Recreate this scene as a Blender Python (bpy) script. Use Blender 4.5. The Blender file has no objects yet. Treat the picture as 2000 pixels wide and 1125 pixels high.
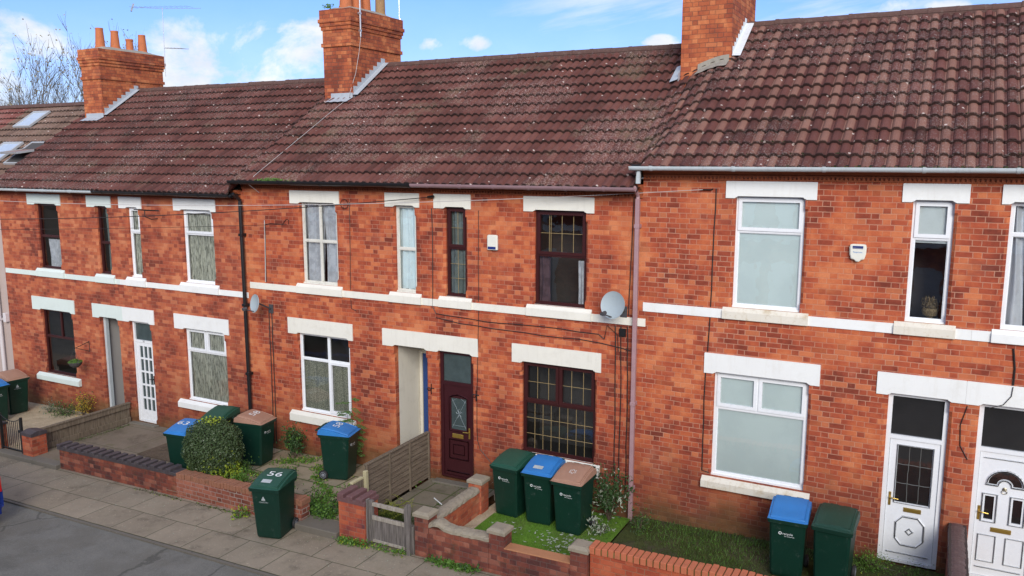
import bpy, math, random
from mathutils import Vector, Matrix
R = math.radians
random.seed(11)
scene = bpy.context.scene
COL = scene.collection

# ------------------------------------------------------------------ camera
cam_d = bpy.data.cameras.new('camera')
cam = bpy.data.objects.new('camera', cam_d)
COL.objects.link(cam)
cam_d.sensor_width = 36.0
cam_d.lens = 28.97
cam_d.clip_end = 2000
YAW, PITCH, ROLL = R(-27.687), R(8.956), R(-0.031)
fw = Vector((math.sin(YAW) * math.cos(PITCH), math.cos(YAW) * math.cos(PITCH), -math.sin(PITCH)))
rt = Vector((math.cos(YAW), -math.sin(YAW), 0))
dn = fw.cross(rt)
rt2 = math.cos(ROLL) * rt + math.sin(ROLL) * dn
dn2 = -math.sin(ROLL) * rt + math.cos(ROLL) * dn
M = Matrix((rt2, -dn2, -fw)).transposed().to_4x4()
M.translation = Vector((0, -13.6, 6.5))
cam.matrix_world = M
scene.camera = cam

# ------------------------------------------------------------------ light
scene.view_settings.view_transform = 'Standard'
scene.view_settings.look = 'None'
scene.view_settings.exposure = 0.4
scene.view_settings.gamma = 1.0
SUN_EL, SUN_AZ = R(25), R(150)          # azimuth from +Y towards +X
sd = bpy.data.lights.new('sun', 'SUN')
sd.energy = 2.7
sd.angle = R(30)
sd.color = (1.0, 0.955, 0.89)
sun = bpy.data.objects.new('sun', sd)
COL.objects.link(sun)
sv = Vector((math.sin(SUN_AZ) * math.cos(SUN_EL), math.cos(SUN_AZ) * math.cos(SUN_EL), math.sin(SUN_EL)))
sun.rotation_euler = (-sv).to_track_quat('-Z', 'Y').to_euler()
sun.location = sv * 60


# ------------------------------------------------------------------ node helper
class G:
    def __init__(s, nt):
        s.nt = nt
        nt.nodes.clear()

    def n(s, t, **k):
        nd = s.nt.nodes.new(t)
        for a, b in k.items():
            setattr(nd, a, b)
        return nd

    def put(s, sock, v):
        if isinstance(v, bpy.types.NodeSocket):
            s.nt.links.new(v, sock)
        elif v is not None:
            if sock.type == 'RGBA' and len(v) == 3:
                v = (*v, 1)
            sock.default_value = v

    def m(s, op, a, b=None, c=None, clamp=False):
        nd = s.n('ShaderNodeMath', operation=op, use_clamp=clamp)
        s.put(nd.inputs[0], a)
        s.put(nd.inputs[1], b)
        s.put(nd.inputs[2], c)
        return nd.outputs[0]

    def mix(s, f, a, b, bt='MIX'):
        nd = s.n('ShaderNodeMix', data_type='RGBA', blend_type=bt)
        s.put(nd.inputs[0], f)
        s.put(nd.inputs[6], a)
        s.put(nd.inputs[7], b)
        return nd.outputs[2]

    def noise(s, vec, sc, det=3, rough=.55, col=False, dist=0):
        nd = s.n('ShaderNodeTexNoise')
        if vec is not None:
            s.put(nd.inputs['Vector'], vec)
        nd.inputs['Scale'].default_value = sc
        nd.inputs['Detail'].default_value = det
        nd.inputs['Roughness'].default_value = rough
        nd.inputs['Distortion'].default_value = dist
        return nd.outputs['Color' if col else 'Fac']

    def ss(s, v, a, b, lo=0., hi=1.):
        nd = s.n('ShaderNodeMapRange', interpolation_type='SMOOTHSTEP')
        s.put(nd.inputs[0], v)
        for i, x in enumerate((a, b, lo, hi)):
            s.put(nd.inputs[i + 1], x)
        return nd.outputs[0]

    def ramp(s, v, stops, interp='LINEAR'):
        nd = s.n('ShaderNodeValToRGB')
        s.put(nd.inputs[0], v)
        cr = nd.color_ramp
        cr.interpolation = interp
        while len(cr.elements) < len(stops):
            cr.elements.new(.5)
        for e, (p, c) in zip(cr.elements, stops):
            e.position = p
            e.color = (*c, 1)
        return nd.outputs[0]

    def xyz(s, x, y, z=0.):
        nd = s.n('ShaderNodeCombineXYZ')
        for i, v in enumerate((x, y, z)):
            s.put(nd.inputs[i], v)
        return nd.outputs[0]

    def sep(s, v):
        nd = s.n('ShaderNodeSeparateXYZ')
        s.put(nd.inputs[0], v)
        return nd.outputs[0], nd.outputs[1], nd.outputs[2]

    def uv(s):
        return s.sep(s.n('ShaderNodeUVMap').outputs[0])

    def pos(s):
        return s.n('ShaderNodeNewGeometry').outputs['Position']

    def wn(s, v):
        nd = s.n('ShaderNodeTexWhiteNoise', noise_dimensions='3D')
        s.put(nd.inputs[0], v)
        return nd.outputs[0]

    def bump(s, h, st=.5, d=.01):
        nd = s.n('ShaderNodeBump')
        nd.inputs['Strength'].default_value = st
        nd.inputs['Distance'].default_value = d
        s.put(nd.inputs['Height'], h)
        return nd.outputs[0]

    def out(s, col, rough=.8, nrm=None, spec=.5, metal=0, **k):
        p = s.n('ShaderNodeBsdfPrincipled')
        s.put(p.inputs['Base Color'], col)
        s.put(p.inputs['Roughness'], rough)
        s.put(p.inputs['Metallic'], metal)
        p.inputs['Specular IOR Level'].default_value = spec
        if nrm is not None:
            s.put(p.inputs['Normal'], nrm)
        for a, b in k.items():
            s.put(p.inputs[a.replace('_', ' ')], b)
        o = s.n('ShaderNodeOutputMaterial')
        s.nt.links.new(p.outputs[0], o.inputs[0])
        return p


def mat(name):
    m = bpy.data.materials.new(name)
    m.use_nodes = True
    return m, G(m.node_tree)


# ------------------------------------------------------------------ world
w = bpy.data.worlds.new('World')
scene.world = w
w.use_nodes = True
g = G(w.node_tree)
sky = g.n('ShaderNodeTexSky', sky_type='NISHITA', sun_disc=False)
sky.sun_elevation = SUN_EL
sky.sun_rotation = SUN_AZ
sky.altitude = 50
sky.air_density = 1.0
sky.dust_density = 0.6
sky.ozone_density = 2.0
d = g.n('ShaderNodeTexCoord').outputs['Generated']
dx, dy, dz = g.sep(d)
# cumulus bank (left), wisps and a thin veil; masks in sky directions (azimuth, elevation)
az = g.m('ARCTAN2', dx, dy)
el = g.m('ARCSINE', dz)
p3 = g.xyz(g.m('MULTIPLY', az, 1.0), g.m('MULTIPLY', el, 1.5), 0.)
n1 = g.noise(p3, 7.0, 9, .62, dist=.25)
n2 = g.noise(p3, 2.6, 5, .6)


def blob(a, e, ra, re):
    u = g.m('DIVIDE', g.m('SUBTRACT', az, R(a)), R(ra))
    v = g.m('DIVIDE', g.m('SUBTRACT', el, R(e)), R(re))
    dd = g.m('ADD', g.m('MULTIPLY', u, u), g.m('MULTIPLY', v, v))
    return g.m('SUBTRACT', 1., dd, clamp=True)


BL = [(-47.5, 5.4, 6.0, 4.0), (-45.0, 6.0, 5.2, 3.4), (-42, 7.0, 3.6, 2.3), (-40.6, 7.6, 2.8, 1.7), (-60, 5, 7, 4.4), (-55, 2.6, 6, 3.2), (-33.2, 7.4, 1.7, .9), (-30.3, 7.7, 1.7, .9),
      (-17.8, 7.4, 1.6, .8), (-3.6, 9.0, 1.6, .9), (-.8, 8.8, 1.8, .8), (-40, 3, 12, 1.6)]
tot = None
for b in BL:
    x = blob(*b)
    tot = x if tot is None else g.m('MAXIMUM', tot, x)
cov = g.m('MULTIPLY', g.ss(g.m('ADD', g.m('MULTIPLY', tot, .8), g.m('MULTIPLY', g.m('SUBTRACT', n1, .5), 3.4)), .25, .9), g.ss(tot, 0., .5))
# elsewhere in the sky, ordinary broken cloud
far = g.m('MAXIMUM', g.ss(g.m('ABSOLUTE', g.m('SUBTRACT', az, R(-27))), R(48), R(70)), g.ss(el, R(24), R(40)))
cov2 = g.m('MULTIPLY', g.ss(g.m('ADD', n1, n2), .86, 1.12), far)
veil = g.m('MULTIPLY', g.m('MULTIPLY', g.ss(g.noise(g.xyz(g.m('MULTIPLY', az, 2.), g.m('MULTIPLY', g.m('ADD', el, g.m('MULTIPLY', az, -.18)), 14.), 0.), 1.6, 6, .6), .38, .68), .62), g.ss(az, R(-34), R(-22)))
lowh = g.ss(el, R(14), R(0), 0., .35)
cov = g.m('MAXIMUM', g.m('MAXIMUM', cov, cov2), g.m('MAXIMUM', veil, lowh))
shade = g.ss(g.noise(p3, 11, 5, .6), .3, .7)
cl = g.mix(shade, (7.2, 7.8, 8.8), (9.6, 9.8, 10.0))
skyc = g.mix(1.0, sky.outputs[0], (.64, .90, 1.60), 'MULTIPLY')
skyc = g.mix(1.0, skyc, (.3, .7, 1.8), 'ADD')
colr = g.mix(cov, skyc, cl)
bg = g.n('ShaderNodeBackground')
g.put(bg.inputs[0], colr)
bg.inputs[1].default_value = 0.083
g.nt.links.new(bg.outputs[0], g.n('ShaderNodeOutputWorld').inputs[0])


# ------------------------------------------------------------------ materials
def brick(name, ramp, mort, P=.347, ch=.086, jw=.010, rough=.85, mottle=.45, big=.5, green=None, jblend=.85, bumpd=.004, pale=.12, base=None):
    """Flemish bond brickwork laid out in metres from the UV map."""
    m, g = mat(name)
    u, v, _ = g.uv()
    pos = g.pos()
    wob = g.noise(pos, 9, 2)
    u = g.m('ADD', u, g.m('MULTIPLY', g.m('SUBTRACT', wob, .5), .018))
    v = g.m('ADD', v, g.m('MULTIPLY', g.m('SUBTRACT', g.noise(pos, 2.5, 2), .5), .02))
    vr = g.m('DIVIDE', v, ch)
    row = g.m('FLOOR', vr)
    fv = g.m('FRACT', vr)
    t = g.m('ADD', g.m('DIVIDE', u, P), g.m('MULTIPLY', g.m('MODULO', g.m('ABSOLUTE', row), 2.), .5))
    jit = g.m('MULTIPLY', g.wn(g.xyz(row, 3.3, 7.)), .07)
    t = g.m('ADD', t, jit)
    cell = g.m('FLOOR', t)
    ft = g.m('FRACT', t)
    hd = g.m('GREATER_THAN', ft, .667)
    idv = g.xyz(g.m('ADD', g.m('MULTIPLY', cell, 2.), hd), row, 1.7)
    rnd = g.wn(idv)
    rnd2 = g.wn(g.xyz(row, g.m('ADD', g.m('MULTIPLY', cell, 2.), hd), 5.1))
    e1 = g.m('MULTIPLY', g.m('MINIMUM', ft, g.m('SUBTRACT', 1., ft)), P)
    e2 = g.m('MULTIPLY', g.m('ABSOLUTE', g.m('SUBTRACT', ft, .667)), P)
    e3 = g.m('MULTIPLY', g.m('MINIMUM', fv, g.m('SUBTRACT', 1., fv)), ch)
    e = g.m('MINIMUM', g.m('MINIMUM', e1, e2), e3)
    mor = g.ss(e, jw * .35, jw * .75, 1., 0.)
    nb = g.noise(pos, .9, 4, .6)
    nm = g.noise(pos, 3.2, 4, .6)
    nf = g.noise(pos, 38, 4, .7)
    k = g.m('ADD', g.m('ADD', g.m('MULTIPLY', rnd, .52), .24), g.m('MULTIPLY', g.m('SUBTRACT', nb, .5), big * 3.8))
    k = g.m('ADD', k, g.m('MULTIPLY', g.m('SUBTRACT', nm, .5), 1.2))
    c = g.ramp(k, ramp)
    c = g.mix(g.m('MULTIPLY', g.m('GREATER_THAN', rnd2, 1 - pale), .55), c, ramp[-1][1])
    c = g.mix(g.m('MULTIPLY', g.m('LESS_THAN', rnd2, .09), .35), c, ramp[0][1])
    c = g.mix(.6, c, g.mix(nf, (.62, .62, .62), (1.32, 1.29, 1.27)), 'MULTIPLY')
    hs = g.n('ShaderNodeHueSaturation')
    hs.inputs['Saturation'].default_value = .98
    g.put(hs.inputs['Color'], c)
    c = hs.outputs[0]
    mc = g.mix(g.noise(pos, 4, 3), mort, tuple(x * .62 for x in mort))
    mf = g.m('MULTIPLY', g.m('MULTIPLY', mor, g.ss(g.noise(pos, 2.1, 4), .3, .62, jblend * .5, jblend)), g.ss(k, .25, .8, 1., .5))
    c = g.mix(mf, c, mc)
    px, py, pz = g.sep(pos)
    if base is not None:
        hgt = g.m('SUBTRACT', g.m('SUBTRACT', pz, g.m('MULTIPLY', px, .021)), .16)
        dmp = g.ss(g.m('ADD', hgt, g.m('MULTIPLY', g.m('SUBTRACT', nm, .5), -1.8)), .6, 1.6, base, 0.)
        c = g.mix(dmp, c, g.mix(.5, c, (.10, .032, .022)), 'MIX')
        gr = g.ss(g.m('ADD', hgt, g.m('MULTIPLY', g.m('SUBTRACT', nb, .5), -1.3)), .05, .5, .6, 0.)
        c = g.mix(gr, c, (.05, .055, .02))
    if green:
        c = g.mix(g.m('MULTIPLY', g.ss(g.noise(pos, 5, 5, .65), .5, .72), green), c, (.035, .038, .018))
    soot = g.m('MULTIPLY', g.ss(g.noise(g.xyz(px, py, g.m('MULTIPLY', pz, 2.2)), .8, 5, .65), .56, .74), .38)
    c = g.mix(soot, c, (.15, .05, .04))
    hz = g.m('MULTIPLY', g.ss(g.noise(pos, 1.3, 6, .7), .55, .75), .28)
    c = g.mix(hz, c, (.50, .22, .14))
    # efflorescence and pale scars
    ef = g.m('MULTIPLY', g.ss(g.noise(pos, 6.5, 6, .75), .64, .74), .35)
    c = g.mix(ef, c, (.55, .36, .28))
    h = g.m('SUBTRACT', g.m('MULTIPLY', nf, .35), mor)
    h = g.m('ADD', h, g.m('MULTIPLY', rnd, .5))
    g.out(c, rough, g.bump(h, .6, bumpd), spec=.25)
    return m


def stain(g, c, pos, amt, dark=(.12, .11, .09), sc=3., lo=.5, hi=.75):
    return g.mix(g.m('MULTIPLY', g.ss(g.noise(pos, sc, 6, .68), lo, hi), amt), c, dark)


def paint(name, col, rough=.45, dirt=.25, dcol=(.2, .17, .12), sc=4, bumpd=.0015, spec=.4):
    m, g = mat(name)
    pos = g.pos()
    c = g.mix(g.noise(pos, 1.7, 3), tuple(x * .88 for x in col), tuple(min(1, x * 1.04) for x in col))
    c = stain(g, c, pos, dirt, dcol, sc)
    c = stain(g, c, pos, dirt * .7, dcol, sc * 7, .56, .72)
    sx, sy, sz = g.sep(pos)
    dr = g.noise(g.xyz(g.m('MULTIPLY', sx, 16.), g.m('MULTIPLY', sy, 16.), g.m('MULTIPLY', sz, 1.8)), 1., 4, .65)
    c = g.mix(g.m('MULTIPLY', g.ss(dr, .52, .74), min(.6, dirt * 1.6)), c, tuple(.5 * (q + p_) for q, p_ in zip(col, dcol)))
    r = g.m('ADD', g.m('MULTIPLY', g.noise(pos, 12, 3), .25), rough - .12)
    g.out(c, r, g.bump(g.noise(pos, 30, 4), .35, bumpd), spec=spec)
    return m


def plain(name, col, rough=.5, metal=0., spec=.5):
    m, g = mat(name)
    pos = g.pos()
    c = g.mix(g.noise(pos, 8, 4), tuple(x * .8 for x in col), tuple(min(1, x * 1.15) for x in col))
    g.out(c, rough, spec=spec, metal=metal)
    return m


ORA = [(0., (.165, .032, .017)), (.28, (.285, .052, .023)), (.5, (.385, .077, .030)), (.74, (.48, .118, .040)), (1., (.57, .185, .072))]
ORB = [(0., (.165, .037, .022)), (.28, (.28, .058, .029)), (.52, (.375, .085, .038)), (.78, (.46, .126, .050)), (1., (.54, .19, .085))]
DRK = [(0., (.085, .032, .028)), (.3, (.145, .042, .032)), (.6, (.21, .06, .038)), (.85, (.28, .085, .05)), (1., (.33, .13, .085))]
RED = [(0., (.22, .045, .022)), (.4, (.36, .075, .035)), (.8, (.46, .12, .05)), (1., (.52, .19, .09))]
BLU = [(0., (.045, .035, .045)), (.5, (.085, .060, .070)), (1., (.14, .095, .10))]
B_R = brick('brick_orange_red', ORA, (.60, .32, .21), base=1., jw=.011, big=.55)
B_M = brick('brick_orange_mottled', ORA, (.56, .28, .18), big=.65, jblend=.65, base=.7)
B_L = brick('brick_orange_left', ORB, (.46, .22, .14), big=.6, jblend=.55, base=.65)
B_CH = brick('brick_chimney', [(0., (.20, .045, .022)), (.35, (.33, .075, .03)), (.7, (.45, .12, .04)), (1., (.56, .19, .07))], (.15, .07, .05), P=.3305, jw=.013, jblend=.9, green=.12)
B_WD = brick('brick_garden_dark', DRK, (.17, .13, .11), green=.45, jblend=.7)
B_WR = brick('brick_garden_red', RED, (.33, .19, .13), green=.22, jblend=.7)
B_WC = brick('brick_garden_pale_joint', [(0., (.11, .035, .025)), (.5, (.24, .07, .04)), (1., (.36, .13, .08))], (.42, .36, .31), green=.2, jw=.014, jblend=1.)
B_BL = paint('blue_brick', (.060, .050, .054), .55, .45, (.15, .12, .11), 6)
B_CP = paint('coping_brick_red', (.42, .13, .07), .8, .5, (.10, .09, .03), 9)
B_CO = paint('coping_brick_worn', (.30, .13, .075), .85, .6, (.09, .075, .045), 8)
M_LIN = paint('lintel_paint_cream', (.76, .74, .65), .5, .22, (.45, .42, .34))
M_LIW = paint('lintel_paint_white', (.79, .80, .77), .5, .2, (.5, .47, .4))
M_LIG = paint('lintel_paint_pale_green', (.66, .74, .69), .5, .12, (.45, .45, .38))
M_SIL = paint('sill_paint_stained', (.70, .66, .56), .6, .7, (.40, .29, .14), 3.5)
M_TER = paint('terracotta_moulding', (.36, .095, .035), .8, .55, (.10, .035, .02), 6)
M_UPV = paint('upvc_white', (.80, .82, .83), .28, .05, (.6, .58, .52), spec=.5)
M_OLD = paint('old_cream_paint', (.66, .65, .58), .6, .45, (.22, .18, .12), 14)
M_BRW = plain('mahogany_brown_frame', (.045, .011, .011), .32)
M_DOR = plain('maroon_door', (.042, .009, .012), .35)
M_BLU = plain('blue_door_paint', (.02, .06, .22), .4)
M_GOLD = plain('brass', (.62, .42, .10), .3, .8)
M_LEAD = plain('gold_glazing_bar', (.40, .29, .13), .5, .1)
M_BLK = plain('black_plastic', (.012, .012, .013), .35)
M_PUR = plain('faded_purple_pipe', (.36, .22, .23), .45)
M_PUD = plain('brown_gutter', (.27, .17, .18), .4)
M_GRG = paint('pale_grey_gutter', (.50, .55, .56), .45, .3, (.2, .2, .2), 8)
M_WPI = paint('white_pipe', (.66, .62, .62), .45, .2)
M_LEADF = paint('lead_flashing', (.40, .43, .46), .45, .3, (.2, .2, .22), 9)
M_LEADW = paint('pale_flashing', (.68, .72, .74), .45, .3, (.3, .3, .3), 9)
M_CEM = paint('cement_mortar', (.32, .29, .24), .9, .5, (.10, .10, .07), 7, .006)
M_CAP = paint('stone_cap', (.31, .265, .195), .9, .6, (.17, .15, .11), 9, .005)
M_POT = paint('terracotta_pot', (.50, .15, .055), .75, .35, (.16, .08, .04), 9)
M_POTB = paint('buff_pot', (.34, .20, .09), .75, .8, (.06, .055, .045), 5)
M_CAB = plain('black_cable', (.02, .014, .012), .5)
M_CAG = plain('grey_cable', (.45, .42, .40), .5)
M_REN = paint('pink_render', (.46, .37, .33), .9, .2, (.3, .25, .2), 6, .004)
M_WAL = paint('cream_passage_wall', (.70, .66, .55), .8, .15)
M_GRY = paint('grey_passage_wall', (.40, .38, .36), .85, .2, (.25, .23, .2))
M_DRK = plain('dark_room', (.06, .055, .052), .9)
M_ROOM = plain('dim_room', (.10, .085, .08), .9)
M_FLR = paint('concrete_flag', (.27, .235, .19), .9, .5, (.12, .11, .07), 3, .004)


def glass_mat():
    m, g = mat('window_glass')
    tr = g.n('ShaderNodeBsdfTransparent')
    g.put(tr.inputs[0], (.96, .985, .98))
    gl = g.n('ShaderNodeBsdfGlossy')
    g.put(gl.inputs[0], (1, 1, 1))
    gl.inputs['Roughness'].default_value = .015
    wv = g.bump(g.noise(g.pos(), 2.2, 2), .12, .02)
    g.put(gl.inputs['Normal'], wv)
    fr = g.n('ShaderNodeFresnel')
    fr.inputs[0].default_value = 1.5
    mx = g.n('ShaderNodeMixShader')
    g.put(mx.inputs[0], g.m('ADD', g.m('MULTIPLY', fr.outputs[0], 1.5), .03, clamp=True))
    g.nt.links.new(tr.outputs[0], mx.inputs[1])
    g.nt.links.new(gl.outputs[0], mx.inputs[2])
    g.nt.links.new(mx.outputs[0], g.n('ShaderNodeOutputMaterial').inputs[0])
    return m


M_GLS = glass_mat()


def obscure(name, col, sc=60):
    m, g = mat(name)
    pos = g.pos()
    vor = g.n('ShaderNodeTexVoronoi')
    g.put(vor.inputs['Vector'], pos)
    vor.inputs['Scale'].default_value = sc
    c = g.mix(g.noise(pos, 5, 4), tuple(x * .6 for x in col), tuple(x * 1.5 for x in col))
    dark = col[1] < .05
    g.out(c, .05 if dark else .10, g.bump(vor.outputs[0], .10 if dark else .35, .003), spec=1. if dark else .5)
    return m


M_OBS = obscure('obscured_glass_dark', (.016, .015, .015), 16)
M_OBG = obscure('obscured_glass_green', (.052, .072, .072), 50)


def cloth(name, c1, c2, sc, lo=.4, hi=.6, stretch=1.):
    m, g = mat(name)
    x, y, z = g.sep(g.pos())
    v = g.xyz(x, y, g.m('MULTIPLY', z, stretch))
    f = g.ss(g.noise(v, sc, 5, .7), lo, hi)
    p = g.out(g.mix(f, c1, c2), .9, spec=.1)
    return m


M_NET = cloth('lace_net', (.17, .18, .15), (.62, .62, .53), 42, .36, .60, .14)
M_LACE = cloth('flower_lace_net', (.16, .17, .14), (.50, .50, .40), 60, .4, .6)
M_CUR = cloth('grey_curtain', (.50, .52, .56), (.66, .68, .72), 6)
M_CUB = cloth('pale_blue_curtain', (.74, .85, .88), (.80, .90, .92), 5)
M_CUW = cloth('white_curtain', (.70, .72, .77), (.78, .80, .84), 4)
M_CUD = cloth('brown_curtain', (.10, .055, .06), (.16, .09, .10), 6)
M_BLI = cloth('pale_blind', (.66, .74, .735), (.70, .78, .77), 1.5)
M_BLG = cloth('frosted_grey_blind', (.62, .66, .65), (.68, .72, .71), 2)
M_STRAW = cloth('dried_grass', (.18, .12, .06), (.36, .27, .15), 50)
M_CEIL = cloth('grey_green_cloth', (.15, .19, .18), (.20, .24, .23), 3)  # matt grey-green cloth hung behind two narrow brown windows


def tile_mat(name, c0, c1, c2, light=None, lich=.5, moss=.3, lcol=(.42, .36, .33), lo=.52):
    m, g = mat(name)
    u, v, _ = g.uv()
    pos = g.pos()
    g_ = .357
    cu = g.m('FLOOR', g.m('DIVIDE', u, .17))
    cv = g.m('FLOOR', g.m('DIVIDE', v, g_))
    ct = g.m('FLOOR', g.m('DIVIDE', u, .34))
    r = g.wn(g.xyz(cu, cv, .5))
    r2 = g.wn(g.xyz(ct, cv, 2.5))
    nb = g.noise(pos, .7, 4, .6)
    nm = g.noise(pos, 5, 5, .65)
    k = g.m('ADD', g.m('MULTIPLY', r, .35), g.m('MULTIPLY', r2, .35))
    k = g.m('ADD', k, g.m('MULTIPLY', g.m('SUBTRACT', nb, .5), 1.1))
    k = g.m('ADD', k, g.m('MULTIPLY', g.m('SUBTRACT', nm, .5), .5))
    k = g.m('ADD', k, .15)
    c = g.ramp(k, [(0, c0), (.5, c1), (1, c2)])
    if light:
        odd = g.m('MODULO', g.m('ABSOLUTE', cu), 2.)
        lf = g.m('MULTIPLY', odd, g.m('GREATER_THAN', r2, .22))
        ff = g.m('FRACT', g.m('DIVIDE', u, .17))
        lf = g.m('MULTIPLY', lf, g.m('MULTIPLY', g.ss(ff, .0, .05), g.ss(ff, .93, .86)))
        lf = g.m('MULTIPLY', lf, g.m('ADD', .55, g.m('MULTIPLY', r, .4)))
        c = g.mix(lf, c, g.mix(nm, light, tuple(x * .65 for x in light)))
    # narrow channel lines of the interlock
    ff = g.m('FRACT', g.m('DIVIDE', u, .17))
    ln = g.ss(g.m('ABSOLUTE', g.m('SUBTRACT', ff, .5)), .47, .5, 0., .6)
    c = g.mix(ln, c, (.03, .015, .013))
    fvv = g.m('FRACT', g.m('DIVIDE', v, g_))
    c = g.mix(g.ss(fvv, .0, .13, .8, 0.), c, (.018, .013, .011))  # course shadow painted into the tile colour along each lower edge
    c = g.mix(g.ss(fvv, .86, 1., 0., .5), c, (.03, .02, .017))  # painted shadow again, just below the lip of the next course
    nf = g.noise(pos, 60, 4, .75)
    c = g.mix(.6, c, g.mix(nf, (.55, .55, .55), (1.45, 1.45, 1.45)), 'MULTIPLY')
    # lichen speckle
    sp = g.ss(g.noise(pos, 34, 3, .6), lo, lo + .1)
    reg = g.ss(g.noise(pos, .55, 4, .6), .44, .60)
    c = g.mix(g.m('MULTIPLY', g.m('MULTIPLY', sp, g.m('ADD', reg, .06)), lich), c, lcol)
    vor = g.n('ShaderNodeTexVoronoi')
    g.put(vor.inputs['Vector'], pos)
    vor.inputs['Scale'].default_value = 5.5
    sp2 = g.m('MULTIPLY', g.ss(vor.outputs['Distance'], .14, .10), g.m('GREATER_THAN', g.wn(vor.outputs['Color']), .55))
    c = g.mix(g.m('MULTIPLY', sp2, .75), c, (.62, .52, .46))
    ms = g.m('MULTIPLY', g.ss(g.noise(pos, 1.1, 5, .7), .52, .72), moss)
    c = g.mix(ms, c, (.13, .115, .065))
    g.out(c, .85, g.bump(g.m('ADD', nf, g.m('MULTIPLY', nm, .5)), .6, .006), spec=.25)
    return m


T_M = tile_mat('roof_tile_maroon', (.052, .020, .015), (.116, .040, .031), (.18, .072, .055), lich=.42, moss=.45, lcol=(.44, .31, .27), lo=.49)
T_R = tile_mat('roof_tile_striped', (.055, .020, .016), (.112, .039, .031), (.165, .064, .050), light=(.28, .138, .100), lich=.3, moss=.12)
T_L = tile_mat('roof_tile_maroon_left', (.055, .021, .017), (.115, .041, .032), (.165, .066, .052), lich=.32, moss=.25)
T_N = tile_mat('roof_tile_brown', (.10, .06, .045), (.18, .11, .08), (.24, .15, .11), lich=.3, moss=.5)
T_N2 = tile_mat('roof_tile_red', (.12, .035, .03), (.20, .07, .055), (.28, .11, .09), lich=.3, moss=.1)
M_RDG = paint('ridge_tile', (.10, .052, .042), .9, .5, (.20, .15, .12), 12)
M_MOSS = plain('moss', (.10, .16, .02), .95, spec=.1)


def leafm(name, a, b, c=None, rough=.5, sc=14):
    m, g = mat(name)
    pos = g.pos()
    f = g.m('ADD', g.m('MULTIPLY', g.noise(pos, sc, 2), .5), g.m('MULTIPLY', g.noise(pos, sc * 4, 2), .5))
    st = [(.32, a), (.62, b)] + ([(.72, c)] if c else [])
    col = g.ramp(f, st)
    p = g.n('ShaderNodeBsdfPrincipled')
    g.put(p.inputs['Base Color'], col)
    p.inputs['Roughness'].default_value = rough
    p.inputs['Specular IOR Level'].default_value = .35
    tl = g.n('ShaderNodeBsdfTranslucent')
    g.put(tl.inputs[0], col)
    mx = g.n('ShaderNodeMixShader')
    mx.inputs[0].default_value = .22
    g.nt.links.new(p.outputs[0], mx.inputs[1])
    g.nt.links.new(tl.outputs[0], mx.inputs[2])
    g.nt.links.new(mx.outputs[0], g.n('ShaderNodeOutputMaterial').inputs[0])
    return m


L_TOP = leafm('topiary_leaf', (.03, .055, .02), (.10, .15, .06), (.22, .27, .14), rough=.35)
L_YEL = leafm('yellow_green_leaf', (.16, .26, .02), (.42, .50, .05), (.60, .55, .08))
L_GRN = leafm('green_leaf', (.05, .12, .015), (.13, .26, .04), (.22, .36, .07))
L_DGR = leafm('dark_green_leaf', (.02, .05, .015), (.06, .12, .035))
L_GOL = leafm('golden_leaf', (.20, .17, .02), (.55, .38, .04), (.6, .3, .03))
L_GREY = leafm('grey_green_leaf', (.10, .15, .12), (.24, .33, .27))
L_FER = leafm('fern_frond', (.14, .18, .02), (.34, .36, .05), (.40, .28, .10))
L_WHT = leafm('pale_leaf_underside', (.22, .26, .17), (.46, .50, .40), rough=.6)
L_DRY = leafm('dry_twig_leaf', (.12, .10, .07), (.28, .25, .20))
L_TURF = leafm('turf_blade', (.075, .17, .014), (.17, .33, .035), sc=3)
L_GRS = leafm('rough_grass', (.035, .055, .012), (.075, .11, .022), sc=5)
M_STEM = plain('woody_stem', (.09, .06, .04), .9)
M_BARK = plain('bark', (.13, .115, .10), .9)


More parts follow.
